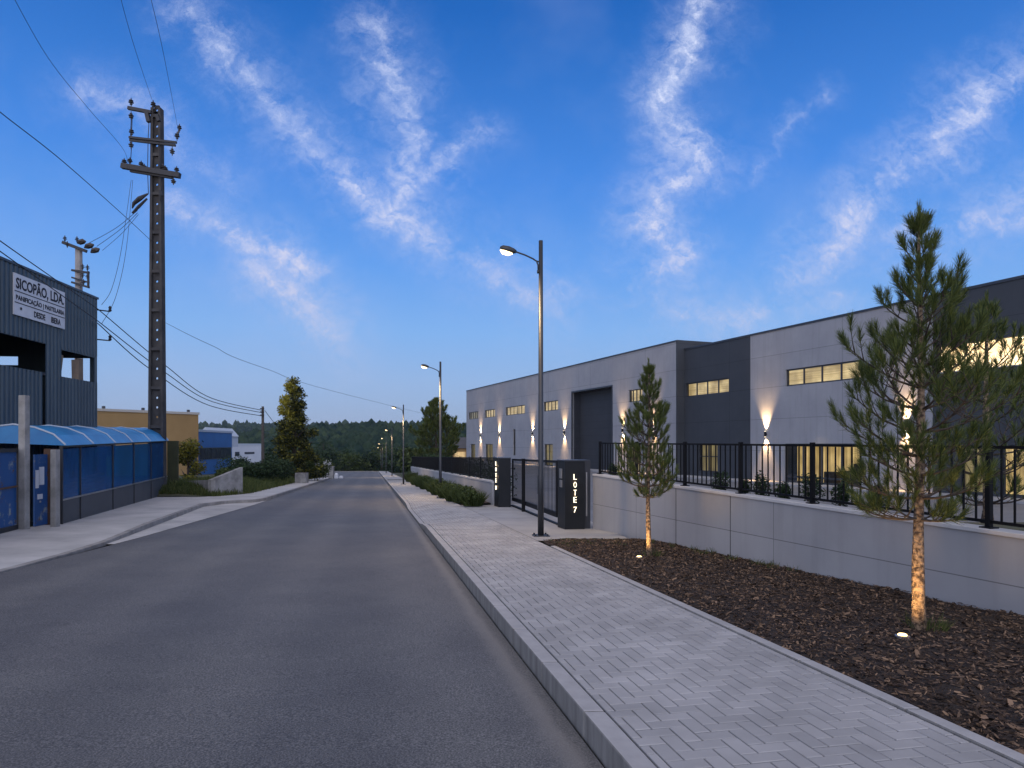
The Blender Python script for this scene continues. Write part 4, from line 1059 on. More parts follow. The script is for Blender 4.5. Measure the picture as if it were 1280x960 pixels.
# forest on the hills: a mass nobody can count
import bmesh
bm = bmesh.new(); bmesh.ops.create_icosphere(bm, subdivisions=1, radius=1); iv = [v.co.copy() for v in bm.verts]; bm.verts.index_update(); jf = [tuple(v.index for v in f.verts) for f in bm.faces]; bm.free()
fo = MB(); r2 = random.Random(8)
for k in range(8500):
    band = r2.random()
    if band < .82:
        Y = 230 + 440 * math.sqrt(r2.random()); a = r2.uniform(-.62, .30)
    else:
        Y = r2.uniform(1150, 1420); a = r2.uniform(-.75, .1)
    X = a * Y; z = terr(X, Y); sc_ = r2.uniform(1.8, 4.6) * (1.5 if Y > 1000 else 1); tall = r2.uniform(.7, 1.25) if r2.random() < .88 else 1.9
    v = min(1, max(0, r2.gauss(.4, .25)))
    pts = []
    for q in iv:
        f = 1 + .5 * noise.noise(q * 2.1 + Vector((k * 3.1, 0, 0)))
        pts.append((X + q.x * sc_ * f, Y + q.y * sc_ * f, z + sc_ * .7 + q.z * sc_ * tall * f))
    fo.mesh(pts, jf, v)
tag(fo.build('hill_forest', M['forest'], smooth=True), 'dark green forest covering the hills across the valley', 'forest', kind='stuff')

# haze over the whole place
hz = MB(); hz.box(-4600, 4600, -60, 4100, -40, 75)
m, t, b = nt('haze_air'); t.nodes.remove(b); vp = N(t, 'ShaderNodeVolumePrincipled'); vp.inputs['Color'].default_value = (.72, .80, .95, 1); vp.inputs['Density'].default_value = .00009; vp.inputs['Anisotropy'].default_value = .2
t.links.new(vp.outputs[0], t.nodes['Material Output'].inputs['Volume'])
tag(hz.build('haze', m), kind='stuff')

# ================================================================== LEFT: FACTORY
fl_d = (-.10, 1.0); ll = math.hypot(*fl_d); fl = frame((-14.7 + 2.4, 0), fl_d)
def sF(x): # along for a photo column on that facade plane: X = -12.3 - .1 Y
    return (-12.3) / ((x - 640) / F + .10) * ll
zr = 6.72; f0, f1 = sF(-260), sF(120.5)
FT = thing('factory_building', fl((f0 + f1) / 2, 4, -.6), 'blue grey corrugated factory hall with a white bakery sign', 'factory')
# corrugated pieces around the openings; outward side is b<0 (towards the road)
def corrug(mb, fr, a0, a1, z0, z1, pitch=.2, dep=.035):
    a = a0
    while a < a1 - 1e-6:
        e = min(a + pitch, a1); q = [a, a + (e - a) * .35, a + (e - a) * .5, a + (e - a) * .85, e]; bb = [-.0, 0, -dep, -dep, 0]
        for (u0, b0), (u1, b1) in zip(list(zip(q, bb))[:-1], list(zip(q, bb))[1:]): mb.face([fr(u0, b0, z0), fr(u1, b1, z0), fr(u1, b1, z1), fr(u0, b0, z1)])
        a = e
O1 = (sF(-220), sF(57), None, None); o1t = EYE + (555 - 430) / F * sF(57) / ll; o1b = EYE + (555 - 466) / F * sF(57) / ll
O2 = (sF(75.5), sF(117.5)); o2t = EYE + (555 - 437) / F * sF(75.5) / ll; o2b = EYE + (555 - 470.5) / F * sF(75.5) / ll
sl0, sl1 = sF(52), sF(57)
s = MB()
corrug(s, fl, f0, f1, o1t, zr); corrug(s, fl, O1[1], O2[0], -.9, o1t); corrug(s, fl, f0, sl0, -.9, o1b)
corrug(s, fl, O2[0], f1, -.9, o2b); corrug(s, fl, O2[1], f1, o2b, o1t); corrug(s, fl, O2[0], O2[1], o2t, o1t)
s.build('wall', M['corrugated'], FT)
s = MB()
def endw(b0, b1, z0, z1): s.face([fl(f1, b0, z0), fl(f1, b1, z0), fl(f1, b1, z1), fl(f1, b0, z1)])
h1z = (4.36, 4.66)
endw(0, .22, -.9, zr); endw(.22, 1.6, -.9, o2b); endw(.22, 1.6, o2t, zr); endw(1.6, 2.6, -.9, zr); endw(2.6, 3.7, -.9, h1z[0]); endw(2.6, 3.7, h1z[1], zr); endw(3.7, 9, -.9, zr)
s.build('end_wall', M['corrugated'], FT); s = MB(); s.face([fl(f0, 0, -.9), fl(f0, 9, -.9), fl(f0, 9, zr), fl(f0, 0, zr)]); s.build('end_wall', M['corrugated'], FT)
s = MB(); s.fbox(fl, f0, f1 + .05, -.06, .2, zr + .001, zr + .07); s.build('parapet_cap', M['trim'], FT)
s = MB(); s.face([fl(f0, 0, zr - .2), fl(f1, 0, zr - .2), fl(f1, 9, zr - .2), fl(f0, 9, zr - .2)])
s.fbox(fl, f0, f1 - 1, 8.8, 9, -.9, o2b - .1); s.fbox(fl, f0, f1 - 1, 8.8, 9, o2b - .099, zr - .25)
s.fbox(fl, f0, f1, .1, 8.8, -.9, -.7); s.build('interior', M['dark_in'], FT)
s = MB()
for k in range(9):
    a = f0 + (f1 - f0) * k / 9; s.fbox(fl, a, a + .12, .15, 8.7, 5.9, 6.1)
for k in (1.2, 4.2): s.fbox(fl, f0, f1 - .1, k, k + .12, 5.4, 5.6)
for k in (2.0, 6.0, 9.0, 11.5): s.fbox(fl, f0 + k, f0 + k + .15, 2.2, 2.35, -.7, 5.6)
s.build('roof_beams', M['iron'], FT)
s = MB(); s.fbox(fl, O1[0], O1[1], .0, .12, o1b - .08, o1b); s.fbox(fl, O2[0], O2[1], 0, .2, o2b - .06, o2b + .0); s.fbox(fl, O1[0], O1[1], 0, .1, o1t, o1t + .06); s.build('opening_frame', M['iron'], FT)
s = MB(); a = O2[0]; b = O2[1]; L_ = b - a
s.mesh([fl(sF(75), .15, o2b), fl(sF(86), .25, o2b), fl(sF(87.5), .2, o2t - .12), fl(sF(75), .15, o2t - .1)], [(0, 1, 2, 3)]); s.build('hanging_canvas', M['curtain'], FT); s = MB()
s.mesh([fl(sF(99.5), .25, o2b), fl(sF(103), .12, o2b), fl(sF(103), .12, o2t - .15), fl(sF(97), .2, o2t - .2)], [(0, 1, 2, 3)])
s.build('hanging_canvas', M['curtain'], FT); s = MB(); s.fbox(fl, sF(104), sF(111.5), .2, .26, o2b, o2t - .1); s.build('hanging_canvas', M['curtain'], FT)
# sign board and writing
SG = thing('sign_board', P(45, 375, 19.5), 'white board with black SICOPÃO, LDA. lettering on the factory wall', 'sign')
sg0, sg1 = sF(13.5), sF(77.5); zs1 = EYE + (555 - 339.5) / F * sg0 / ll - .02; zs0 = EYE + (555 - 392.5) / F * sg0 / ll
al = Vector((fl_d[0], fl_d[1], 0)).normalized()
s = MB(); s.fbox(fl, sg0, sg1, -.09, -.05, zs0, zs1); s.build('board', M['sign_white'], SG)
SW, SH = sg1 - sg0, zs1 - zs0
lt = MB()
def put(txt, u0, u1, v0, v1):
    q = text_mesh(None, '', txt, None, fl(sg0 + SW * u0, -.092, zs0 + SH * v0), al, (0, 0, 1), SW * (u1 - u0), SH * (v1 - v0), .006, bold=.022); lt.mesh(q.v, q.f)
put('SICOPÃO, LDA.', .03, .97, .60, .97); put('PANIFICAÇÃO | PASTELARIA', .03, .98, .335, .515); put('DESDE', .36, .58, .07, .225); put('IBERA', .70, .90, .07, .225); put('*', .10, .14, .14, .22)
for v in (.565, .29): lt.fbox(fl, sg0 + .02, sg1 - .02, -.094, -.091, zs0 + SH * v, zs0 + SH * (v + .022))
lt.build('lettering', M['sign_ink'], SG)
# brackets on the corner
s = MB()
for z in (6.35, 5.3):
    s = MB(); s.bar(fl(f1, -.02, z), fl(f1 + .45, -.25, z + .03), .04); s.lathe(fl(f1 + .45, -.25, z + .03), [(.03, 0), (.06, .04), (.04, .09), (.06, .14), (.02, .2)], 8); s.build('wire_bracket', M['iron'], FT)

# ================================================================== LEFT: BLUE FENCE, CANOPY, GATE
def GL(x, y): return G(x, y, .125)
q0 = GL(76, 655); q1 = GL(208, 617.5); fdir = (q1.x - q0.x, q1.y - q0.y); fL = math.hypot(*fdir); ff = frame((q0.x, q0.y), fdir)
def tz(ya, yb): z0 = EYE - (ya - 555) / F * q0.y; z1 = EYE - (yb - 555) / F * q1.y; return lambda a: z0 + (z1 - z0) * a / fL
bz = lambda a: q0.z + (q1.z - q0.z) * a / fL - .03; mz = tz(625.5, 595.5); top_ = tz(559.5, 552.0)
def a_px(x):
    k = (x - 640) / F; dxn, dyn = fdir[0] / fL, fdir[1] / fL
    return (q0.x - k * q0.y) / (k * dyn - dxn)
BF = thing('panel_fence', (q0.x, q0.y, q0.z), 'blue translucent panel fence with grey sheet base along the left pavement', 'fence')
s = MB(); slopebox(s, ff, 0, fL, -.02, .02, bz, mz); s.build('base_sheet', M['greymetal'], BF)
ed = [0.0, a_px(99), a_px(140), a_px(166.5), a_px(188), fL]
for a, b in zip(ed[:-1], ed[1:]):
    s = MB(); slopebox(s, ff, a + .03, b - .03, -.012, .012, lambda q: mz(q) + .03, lambda q: top_(q) - .04); s.build('panel', M['polyblue'], BF)
for a in ed[:-1]:
    s = MB(); slopebox(s, ff, a - .03, a + .03, -.045, .03, bz, top_); s.build('post', M['iron'], BF)
s = MB(); slopebox(s, ff, 0, fL, -.05, -.021, lambda q: mz(q) - .01, lambda q: mz(q) + .028); s.build('rail', M['steel'], BF)
s = MB(); slopebox(s, ff, 0, fL, -.05, .03, lambda q: top_(q) - .001, lambda q: top_(q) + .04); s.build('top_rail', M['iron'], BF)
# canopy: a vaulted run behind the fence
CT = thing('canopy', ff(0, 1, 1.5), 'bright blue vaulted roof sheets behind the panel fence', 'canopy')
prof = [(-.10, 0), (.15, .26), (.55, .43), (1.0, .50), (1.45, .43), (2.2, .1)]
def prow(q, sc_=1.0): return [ff(q, b, top_(q) + .05 + h * (1 + .25 * q / fL) * sc_) for b, h in prof]
s = MB(); n = 40
for i in range(n):
    r0, r1 = prow(fL * i / n), prow(fL * (i + 1) / n)
    for k in range(len(prof) - 1): s.face([r0[k], r1[k], r1[k + 1], r0[k + 1]])
r0 = prow(0); s.face(r0)
s.build('roof_sheet', M['roofblue'], CT, smooth=False)
for a in [0.0] + [a_px(x) for x in (112, 140, 162, 185)] + [fL]:
    s = MB(); s.tube([p + Vector((0, 0, .02)) for p in prow(a)], .022, 5); s.build('rib', M['ribwhite'], CT)
# second run, over the gate yard
C2 = thing('canopy', P(5, 545, 19), 'darker blue roof sheet over the gate yard at the left edge', 'canopy')
s = MB(); s.hexa([P(-120, 556, 15), P(40, 554, 17.5), P(90, 548, 22), P(-160, 548, 19.5), P(-120, 534, 15.3), P(40, 536, 17.9), P(110, 534, 22), P(-160, 533, 19.5)]); s.build('roof_sheet', M['roofblue'], C2, bevel=.1)
# pipe rack seen through the panels
RT = thing('pipe_rack', ff(2, 1.0, -.2), 'rack of long dark pipes seen through the blue panels', 'rack')
for k in range(6):
    s = MB(); z = .55 - k * .13; s.tube([ff(.2, .45 + .02 * k, z), ff(7.5, .6, z + .02)], .05, 8); s.build('pipe', M['iron'], RT, smooth=True)
s = MB()
for a in (.6, 3.5, 6.6): s.fbox(ff, a, a + .08, .66, .74, -1.0, .8); s.fbox(ff, a, a + .08, .3, .66, -.32, -.24)
s.build('rack_frame', M['iron'], RT)
# dim yard wall behind fence
s = MB(); s.fbox(ff, -2, fL - .1, 2.6, 2.7, -1.5, 1.6)
BW = tag(s.build('yard_screen', M['gateblue']), 'blue sheet screen behind the pipe rack', 'screen')
# pillars
def col(xa, xb, yb, yt, label, dep=.17, lean=0):
    p = GL(xa + (xb - xa) * .28, yb); w_ = (xb - xa) * .56 / F * p.y; zt = EYE - (yt - 555) / F * p.y
    T = MB(); T.box(p.x - w_ / 2, p.x + w_ / 2, p.y, p.y + dep, p.z - .05, zt)
    return tag(T.build('concrete_post', M['old_conc'], loc=(p.x, p.y, p.z), bevel=.015), label, 'post', 'concrete gate posts')
col(22.5, 38, 661.5, 494, 'tall pale concrete post left of the blue door')
col(62.5, 75, 658.5, 562, 'shorter concrete post right of the blue door')
pA = GL(59, 656); s = MB(); s.box(pA.x - .10, pA.x + .06, pA.y + .02, pA.y + .3, pA.z, EYE - 6 / F * pA.y); tag(s.build('rusty_post', M['rustbrown'], loc=pA), 'narrow rusty steel post beside the shorter concrete post', 'post')
# blue door with notices
dA = GL(38, 659); dB_ = GL(57, 656); fd = frame((dA.x, dA.y + .12), (dB_.x - dA.x, dB_.y - dA.y)); dl = math.hypot(dB_.x - dA.x, dB_.y - dA.y)
DT = thing('gate_door', dA, 'scuffed blue metal door between two concrete posts, notices on it', 'door')
s = MB(); s.fbox(fd, 0, dl, -.02, .02, dA.z, 1.35); s.build('door_leaf', M['gateblue'], DT)
s = MB(); s.fbox(fd, .02, .14, -.035, -.021, .55, .98); s.build('notice', M['sign_white'], DT)
s = MB(); s.fbox(fd, .17, .37, -.035, -.021, .62, 1.05); s.build('notice', M['sign_white'], DT)
s = MB(); s.fbox(fd, .10, .30, -.035, -.021, .28, .40); s.build('notice', M['sign_white'], DT)
s = MB(); s.lathe(fd(.2, -.03, .22), [(.02, -.02), (.02, .02)], 8); s.build('handle', M['steel'], DT)
# gate at the left edge
gA_ = G(-140, 700, .125); gB2 = GL(24, 660.5); fd2 = frame((gA_.x - .0, gA_.y), (gB2.x - gA_.x, gB2.y - gA_.y)); gl2 = math.hypot(gB2.x - gA_.x, gB2.y - gA_.y)
LT = thing('yard_gate', gB2, 'worn blue sheet metal gate at the left edge of the photo', 'gate')
s = MB(); n = 0
a = 0
zbg = lambda q: gA_.z + (gB2.z - gA_.z) * q / gl2
while a < gl2 - .2:
    e = min(a + .11, gl2 - .14); s.mesh([fd2(a, 0, zbg(a) + .1), fd2(a + .055, -.02, zbg(a) + .1), fd2(e, 0, zbg(a) + .1), fd2(a, 0, 1.42), fd2(a + .055, -.02, 1.42), fd2(e, 0, 1.42)], [(0, 1, 4, 3), (1, 2, 5, 4)]); a += .11
s.build('gate_sheet', M['gateblue'], LT)
s = MB(); s.fbox(fd2, gl2 - .14, gl2, -.05, .03, zbg(gl2), 1.5); s.fbox(fd2, 0, gl2 - .141, -.05, .03, 1.42, 1.5)
slopebox(s, fd2, 0, gl2 - .141, -.05, .03, zbg, lambda q: zbg(q) + .1); s.build('gate_frame', M['iron'], LT)
s = MB(); s.fbox(fd2, 0, gl2 - .15, -.055, -.022, .62, .66); s.build('cross_rail', M['rustbrown'], LT)
# olive board and stub at the fence end
e0 = G(209, 617, .125); s = MB(); s.box(e0.x, e0.x + 13 / F * e0.y, e0.y, e0.y + .12, e0.z - .1, EYE - (551 - 555) / F * e0.y); tag(s.build('end_board', M['greenpost'], loc=e0), 'dark olive board closing the end of the blue fence', 'board')
e1 = G(223.5, 616.5, .125); s = MB(); s.box(e1.x - .08, e1.x + .09, e1.y - .1, e1.y + .1, e1.z - .1, EYE - (603 - 555) / F * e1.y); tag(s.build('concrete_stub', M['old_conc'], loc=e1), 'short concrete stub at the foot of the olive board', 'post')
# low slanting wall
a_, b_, c_ = G(224, 616.5, .1), G(264, 620.5, .1), G(303.5, 618, .1)
TW = thing('retaining_wall', b_, 'stained low concrete wall rising towards the planted bank', 'wall')
s = MB()
def wseg(s, p, q, zp, zq, th=.2):
    d = Vector((q.x - p.x, q.y - p.y, 0)).normalized(); n = Vector((-d.y, d.x, 0)) * th
    s.hexa([(p.x, p.y, p.z - .3), (q.x, q.y, q.z - .3), (q.x + n.x, q.y + n.y, q.z - .3), (p.x + n.x, p.y + n.y, p.z - .3), (p.x, p.y, zp), (q.x, q.y, zq), (q.x + n.x, q.y + n.y, zq), (p.x + n.x, p.y + n.y, zp)])
wseg(s, a_, b_, EYE - 46.5 / F * a_.y, EYE - 45 / F * b_.y); wseg(s, b_, c_, EYE - 45 / F * b_.y, EYE - 29 / F * c_.y)
s.build('wall', M['old_conc'], TW, bevel=.01)

# planter, bollards
p = at_g(377, 54, .12); T = thing('planter', p, 'square ribbed concrete planter at the left pavement edge', 'planter')
s = MB()
for k in range(6):
    u = -.40 + k * .14; s.box(p.x + u, p.x + u + .10, p.y - .40, p.y - .37, p.z, p.z + .80)
s.box(p.x - .41, p.x + .43, p.y - .369, p.y + .4, p.z, p.z + .82); s.build('tub', M['old_conc'], T, bevel=.01)
s = MB(); s.box(p.x - .38, p.x + .40, p.y - .34, p.y + .37, p.z + .822, p.z + .84); s.build('soil', M['soil'], T)
p = at_g(413, 75, .12); s = MB(); s.box(p.x - .3, p.x + .3, p.y, p.y + .5, p.z - .1, p.z + 1.15); s.box(p.x - .36, p.x + .36, p.y - .06, p.y + .56, p.z + 1.151, p.z + 1.25)
tag(s.build('gate_post', M['old_conc'], loc=p), 'squat grey post with cap at the far end of the left verge', 'post')
for x, lab in ((420.5, 'small white marker stone right of the squat grey post'), (426.5, 'lower white marker stone farther into the road edge')):
    p = at_g(x, 78, .0); s = MB(); h_ = .62 if x < 424 else .3; s.lathe(p, [(.24, 0), (.22, h_ * .7), (.10, h_)], 10); tag(s.build('marker_stone', M['whitewall'], loc=p), lab, 'marker', 'white marker stones')
# white blossoms
T = thing('flowering_bush', at_g(393, 63, .3), 'bush with white blossom heads beside the planter', 'bush'); s = MB(); p = T.location
for k in range(9):
    c0 = p + Vector((rnd.uniform(-1.3, 1.3), rnd.uniform(-.5, .5), rnd.uniform(.9, 1.7)))
    for _ in range(26): 
        o_ = c0 + Vector((rnd.gauss(0, .09), rnd.gauss(0, .09), rnd.gauss(0, .12))); s.face([o_ + Vector((-.04, 0, 0)), o_ + Vector((0, 0, -.04)), o_ + Vector((.04, 0, 0)), o_ + Vector((0, 0, .04))])
s.build('blossoms', M['flower'], T)
s = MB(); 
for k in range(5): leaves(s, p + Vector((rnd.uniform(-1, 1), 0, .6)), (.7, .6, .6), 300, .09, rnd)
s.build('foliage', M['leaf'], T)

# ================================================================== BUILDINGS FAR LEFT
def blockb(pL, pR, ztop, dep, m, name, label, cat, capm=None, zb=None, holes=()):
    d = (pR.x - pL.x, pR.y - pL.y); fr = frame((pL.x, pL.y), d); L = math.hypot(*d); zb = zb if zb is not None else gz(pL.y) - .5
    T = thing(name, (pL.x, pL.y, zb), label, cat); s = MB(); s.fbox(fr, 0, L, 0, dep, zb, ztop); s.build('wall', M[m], T)
    if capm: s = MB(); s.fbox(fr, -.08, L + .08, -.08, dep + .08, ztop + .002, ztop + .22); s.build('parapet_cap', M[capm], T)
    return T, fr, L
pL = P(90, 555, 55); pR = P(248, 555, 64)
OT, fo_, Lo = blockb(pL, pR, 4.35, 12, 'ochre', 'ochre_building', 'flat roofed ochre building behind the main power pole', 'building', 'ochre_trim')
def awin(T, fr, a, b, z0, z1, out=-.05, m='darkglass', name='window', cols=1):
    s = MB(); s.fbox(fr, a, b, out, -.003, z0, z1); w_ = s.build(name, M['trim'], T)
    s = MB()
    for i in range(cols):
        u0 = a + (b - a) * i / cols + .05; u1 = a + (b - a) * (i + 1) / cols - .05; s.fbox(fr, u0, u1, out - .012, out - .002, z0 + .06, z1 - .06)
    s.build('pane', M[m], w_)
awin(OT, fo_, Lo - .95, Lo - .2, -1.9, 1.75)
awin(OT, fo_, Lo - 9.0, Lo - 7.5, .6, 1.9, cols=2); 
for k in (2.5, 5.8, 7.2, 10): s = MB(); s.fbox(fo_, k, k + .2, .3, .5, 4.572, 4.8); s.build('roof_vent', M['greymetal'], OT)
pL = P(248.5, 555, 66); pR = P(290, 555, 76)
BT, fb_, Lb_ = blockb(pL, pR, 2.80, 9, 'blueclad', 'blue_building', 'bright blue clad building with a band of windows', 'building', 'ribwhite')
awin(BT, fb_, .15, Lb_ - .4, .05, 1.25, cols=8)
pg = P(257, 534, 84); s = MB(); w_ = 8 / F * 84
s.hexa([(pg.x - w_, 84, 1.2), (pg.x + w_, 84, 1.2), (pg.x + w_, 92, 1.2), (pg.x - w_, 92, 1.2), (pg.x - w_, 84, 2.6), (pg.x + w_, 84, 2.6), (pg.x + w_, 92, 2.6), (pg.x - w_, 92, 2.6)])
HT = thing('gabled_house', (pg.x, 84, 1.2), 'small white gable peeping above the blue building', 'house'); s.build('wall', M['whitewall'], HT)
s = MB(); r_ = pg.z; s.mesh([(pg.x - w_ * 1.2, 83.8, 2.6), (pg.x + w_ * 1.2, 83.8, 2.6), (pg.x, 83.8, r_), (pg.x - w_ * 1.2, 92, 2.6), (pg.x + w_ * 1.2, 92, 2.6), (pg.x, 92, r_)], [(0, 1, 2), (5, 4, 3), (1, 4, 5, 2), (3, 0, 2, 5), (0, 3, 4, 1)]); s.build('roof', M['ribwhite'], HT)
pL = P(290, 555, 112); pR = P(329, 555, 118)
WT, fw_, Lw_ = blockb(pL, pR, 1.45, 14, 'whitewall', 'white_building', 'low white building behind the bank bushes', 'building', 'ribwhite', zb=-4.5)
awin(WT, fw_, .6, 1.5, -.4, .3); awin(WT, fw_, 2.6, 4.7, -.1, .25, cols=3); awin(WT, fw_, .9, 2.6, -1.9, -.9, cols=2)
# yellow shed by the warehouse
pL = P(566, 555, 112); pR = P(584, 555, 112)
YT, fy_, Ly_ = blockb(pL, pR, .9, 8, 'ochre', 'yellow_shed', 'yellow walled shed with grey roof left of the tall warehouse', 'shed', None, zb=-4)
s = MB(); s.hexa([fy_(-.4, -.4, .902), fy_(Ly_ + 3, -.4, .902), fy_(Ly_ + 3, 9, .902), fy_(-.4, 9, .902), fy_(.6, 3, 2.7), fy_(Ly_ + 3, 3, 2.9), fy_(Ly_ + 3, 6, 2.9), fy_(.6, 6, 2.7)]); s.build('roof', M['greymetal'], YT)
s = MB(); s.fbox(fy_, .3, Ly_ - .3, -.06, -.003, -.9, .3); s.build('window', M['lit_curtain'], YT)

# ================================================================== POWER POLES
Yp = 33.0; Xp = (196.5 - 640) / F * Yp; zp0 = gz(Yp) - .1; zp1 = EYE + (555 - 136) / F * Yp
PT = thing('power_pole', (Xp, Yp, zp0), 'tall dark concrete power pole with a row of holes and three crossarms', 'power pole')
def hw(z): return .39 - (.39 - .235) * (z - zp0) / (zp1 - zp0)
s = MB(); n = 14
for k in range(n):
    z0 = zp0 + (zp1 - zp0) * k / n; z1 = zp0 + (zp1 - zp0) * (k + 1) / n
    for sg in (-1, 1):
        fwd = .11
        x0a, x1a = Xp + sg * hw(z0), Xp + sg * (hw(z0) - fwd); x0b, x1b = Xp + sg * hw(z1), Xp + sg * (hw(z1) - fwd)
        s.hexa([(x0a, Yp - .17, z0), (x1a, Yp - .17, z0), (x1a, Yp + .17, z0), (x0a, Yp + .17, z0), (x0b, Yp - .17, z1), (x1b, Yp - .17, z1), (x1b, Yp + .17, z1), (x0b, Yp + .17, z1)])
s.build('flanges', M['pole_conc'], PT)
s = MB(); rb = MB(); cell = .47; z = zp0; k = 0
while z < zp1 - .1:
    z1 = min(z + cell, zp1); zc = (z + z1) / 2; a, b = hw(z) - .111, hw(z1) - .111
    if k % 4 == 3 or z < zp0 + 1:
        if k % 4 == 3: rb.box(Xp - (hw(zc) - .112), Xp + (hw(zc) - .112), Yp - .15, Yp + .15, zc - .07, zc + .07)
        for yy in (-.03, .03): s.face([(Xp - a, Yp + yy, z), (Xp + a, Yp + yy, z), (Xp + b, Yp + yy, z1), (Xp - b, Yp + yy, z1)])
    else:
        for yy in (-.03, .03):
            ring = [(math.cos(t_ * math.pi / 4) * .062, math.sin(t_ * math.pi / 4) * .062) for t_ in range(8)]
            out_ = [(a, 0), (a, cell / 2), (0, cell / 2), (-a, cell / 2), (-a, 0), (-a, -cell / 2), (0, -cell / 2), (a, -cell / 2)]
            for j in range(8):
                i2 = (j + 1) % 8; s.face([(Xp + ring[j][0], Yp + yy, zc + ring[j][1]), (Xp + out_[j][0], Yp + yy, zc + out_[j][1]), (Xp + out_[i2][0], Yp + yy, zc + out_[i2][1]), (Xp + ring[i2][0], Yp + yy, zc + ring[i2][1])])
        for j in range(8):
            i2 = (j + 1) % 8; s.face([(Xp + ring[j][0], Yp - .03, zc + ring[j][1]), (Xp + ring[i2][0], Yp - .03, zc + ring[i2][1]), (Xp + ring[i2][0], Yp + .03, zc + ring[i2][1]), (Xp + ring[j][0], Yp + .03, zc + ring[j][1])])
    z = z1; k += 1
s.build('web', M['pole_conc'], PT); rb.build('ribs', M['pole_conc'], PT)
def pp_(x, y, dy=0): return P(x, y, Yp) + Vector((0, dy, 0))
def insul(mb, p, up=True, L=.34, r=.085):
    sg = 1 if up else -1; prof = [(.015, 0), (.02, L * .15 * sg)]
    for k, q in enumerate((.55, 1.0, .85)): z = L * (.22 + .2 * k); prof += [(.03, z * sg), (r * .82 * q, (z + L * .05) * sg), (r * .8 * q, (z + L * .09) * sg), (.03, (z + L * .14) * sg)]
    prof += [(.025, L * .9 * sg), (.012, L * sg)]
    mb.lathe(p, prof, 10)
arms = [([(163.5, 138), (190, 142.5)], 1), ([(165, 176), (192, 179)], 2), ([(198, 180), (224, 182.5)], 2), ([(157, 211), (227, 221)], 3)]
s = MB()
s.bar(pp_(163, 137.5, -.2), pp_(192, 143, -.2), .15); s.bar(pp_(186, 142, -.2), pp_(189, 155, -.2), .18); s.bar(pp_(199, 146, -.2), pp_(201.5, 154, -.2), .15)
s.build('top_arm', M['iron'], PT)
s = MB(); s.bar(pp_(165, 174.5, -.25), pp_(224, 181, -.25), .10); s.bar(pp_(165, 177.5, -.2), pp_(222, 184, -.2), .10); s.build('middle_arm', M['iron'], PT)
s = MB(); s.bar(pp_(156, 210, -.25), pp_(228, 222, -.25), .24, .24); s.bar(pp_(166, 215.5, -.2), pp_(218, 224, -.2), .13); s.build('lower_arm', M['iron'], PT)
for (x, y, up) in ((167.5, 137, True), (167.5, 142, False), (168, 174, True), (167.5, 178, False), (224.5, 179, True), (218.5, 186, False), (195, 140, True), (159, 210, True), (180, 213, True), (184, 217, True), (207, 217, True), (210, 219, True), (224, 220, True), (166, 209, True), (220, 224, False)):
    s = MB(); insul(s, pp_(x, y, -.25), up, .45 if y < 200 else .38, .15); s.build('insulator', M['ceramic'], PT, smooth=False)
s = MB(); s.bar(pp_(224.5, 173, -.25), pp_(227, 166, -.25), .06); insul(s, pp_(227.5, 168.5, -.25), True, .42, .13); s.build('insulator', M['ceramic'], PT)
s = MB(); s.tube([pp_(189, 245, -.3), pp_(180, 252, -.4), pp_(173, 258, -.4), pp_(171, 264, -.4)], [.04, .12, .09, .03], 8); s.build('cable_clamp', M['iron'], PT)
s = MB(); s.tube([pp_(188, 251, -.3), pp_(179, 262, -.4), pp_(171, 270, -.4)], [.045, .075, .045], 6); s.build('cable_clamp', M['iron'], PT)
s = MB(); s.tube([pp_(203, 240, -.25), pp_(206, 247, -.3), pp_(204, 253, -.25)], [.045, .075, .045], 6); s.build('cable_clamp', M['iron'], PT)
s = MB()
for pr in ([(168, 146), (166.5, 176)], [(169, 146), (168, 176)], [(168, 186), (166.8, 206)], [(190, 150), (188.6, 177), (188, 215), (189, 245)], [(202, 178), (205, 240)]): s.tube([pp_(x, y, -.25) for x, y in pr], .018, 5)
s.build('jumper_wire', M['wire'], PT)

Yq = 34.0; Q = P(98.5, 310, Yq); zq0 = gz(Yq)
QT = thing('power_pole', (Q.x, Yq, zq0), 'pale slim power pole standing behind the factory roof', 'power pole')
s = MB(); s.tube([(Q.x, Yq, zq0), (Q.x, Yq, Q.z)], [.22, .16], 8); s.build('shaft', M['pole_pale'], QT)
def pq(x, y, dy=0): return P(x, y, Yq) + Vector((0, dy, 0))
s = MB(); s.bar(pq(83, 305, -.3), pq(110, 315, -.1), .14); s.build('crossarm', M['iron'], QT); s = MB(); s.bar(pq(93, 339, -.2), pq(116, 343, -.3), .10); s.bar(pq(93, 348, -.2), pq(116, 355, -.3), .08); s.bar(pq(93, 354, -.2), pq(116, 361, -.3), .10); s.bar(pq(115, 341, -.3), pq(115, 361, -.3), .08)
s.build('switch_frame', M['iron'], QT)
for (x, y) in ((86, 305), (101, 306), (89, 312), (108, 340), (114, 341), (108, 350), (114, 352), (109, 359)):
    s = MB(); insul(s, pq(x, y, -.3), True, .34, .12); s.build('insulator', M['ceramic'], QT)
for (x0, y0, x1, y1) in ((101, 306, 112, 304), (110, 312, 122, 308), (118, 318, 129, 313)):
    s = MB(); s.tube([pq(x0, y0, -.3), pq((x0 + x1) / 2 - 2, (y0 + y1) / 2, -.3), pq((x0 + x1) / 2 + 2, (y0 + y1) / 2 - 1, -.3), pq(x1, y1, -.3)], [.03, .14, .14, .03], 8); s.build('insulator', M['ceramic'], QT)
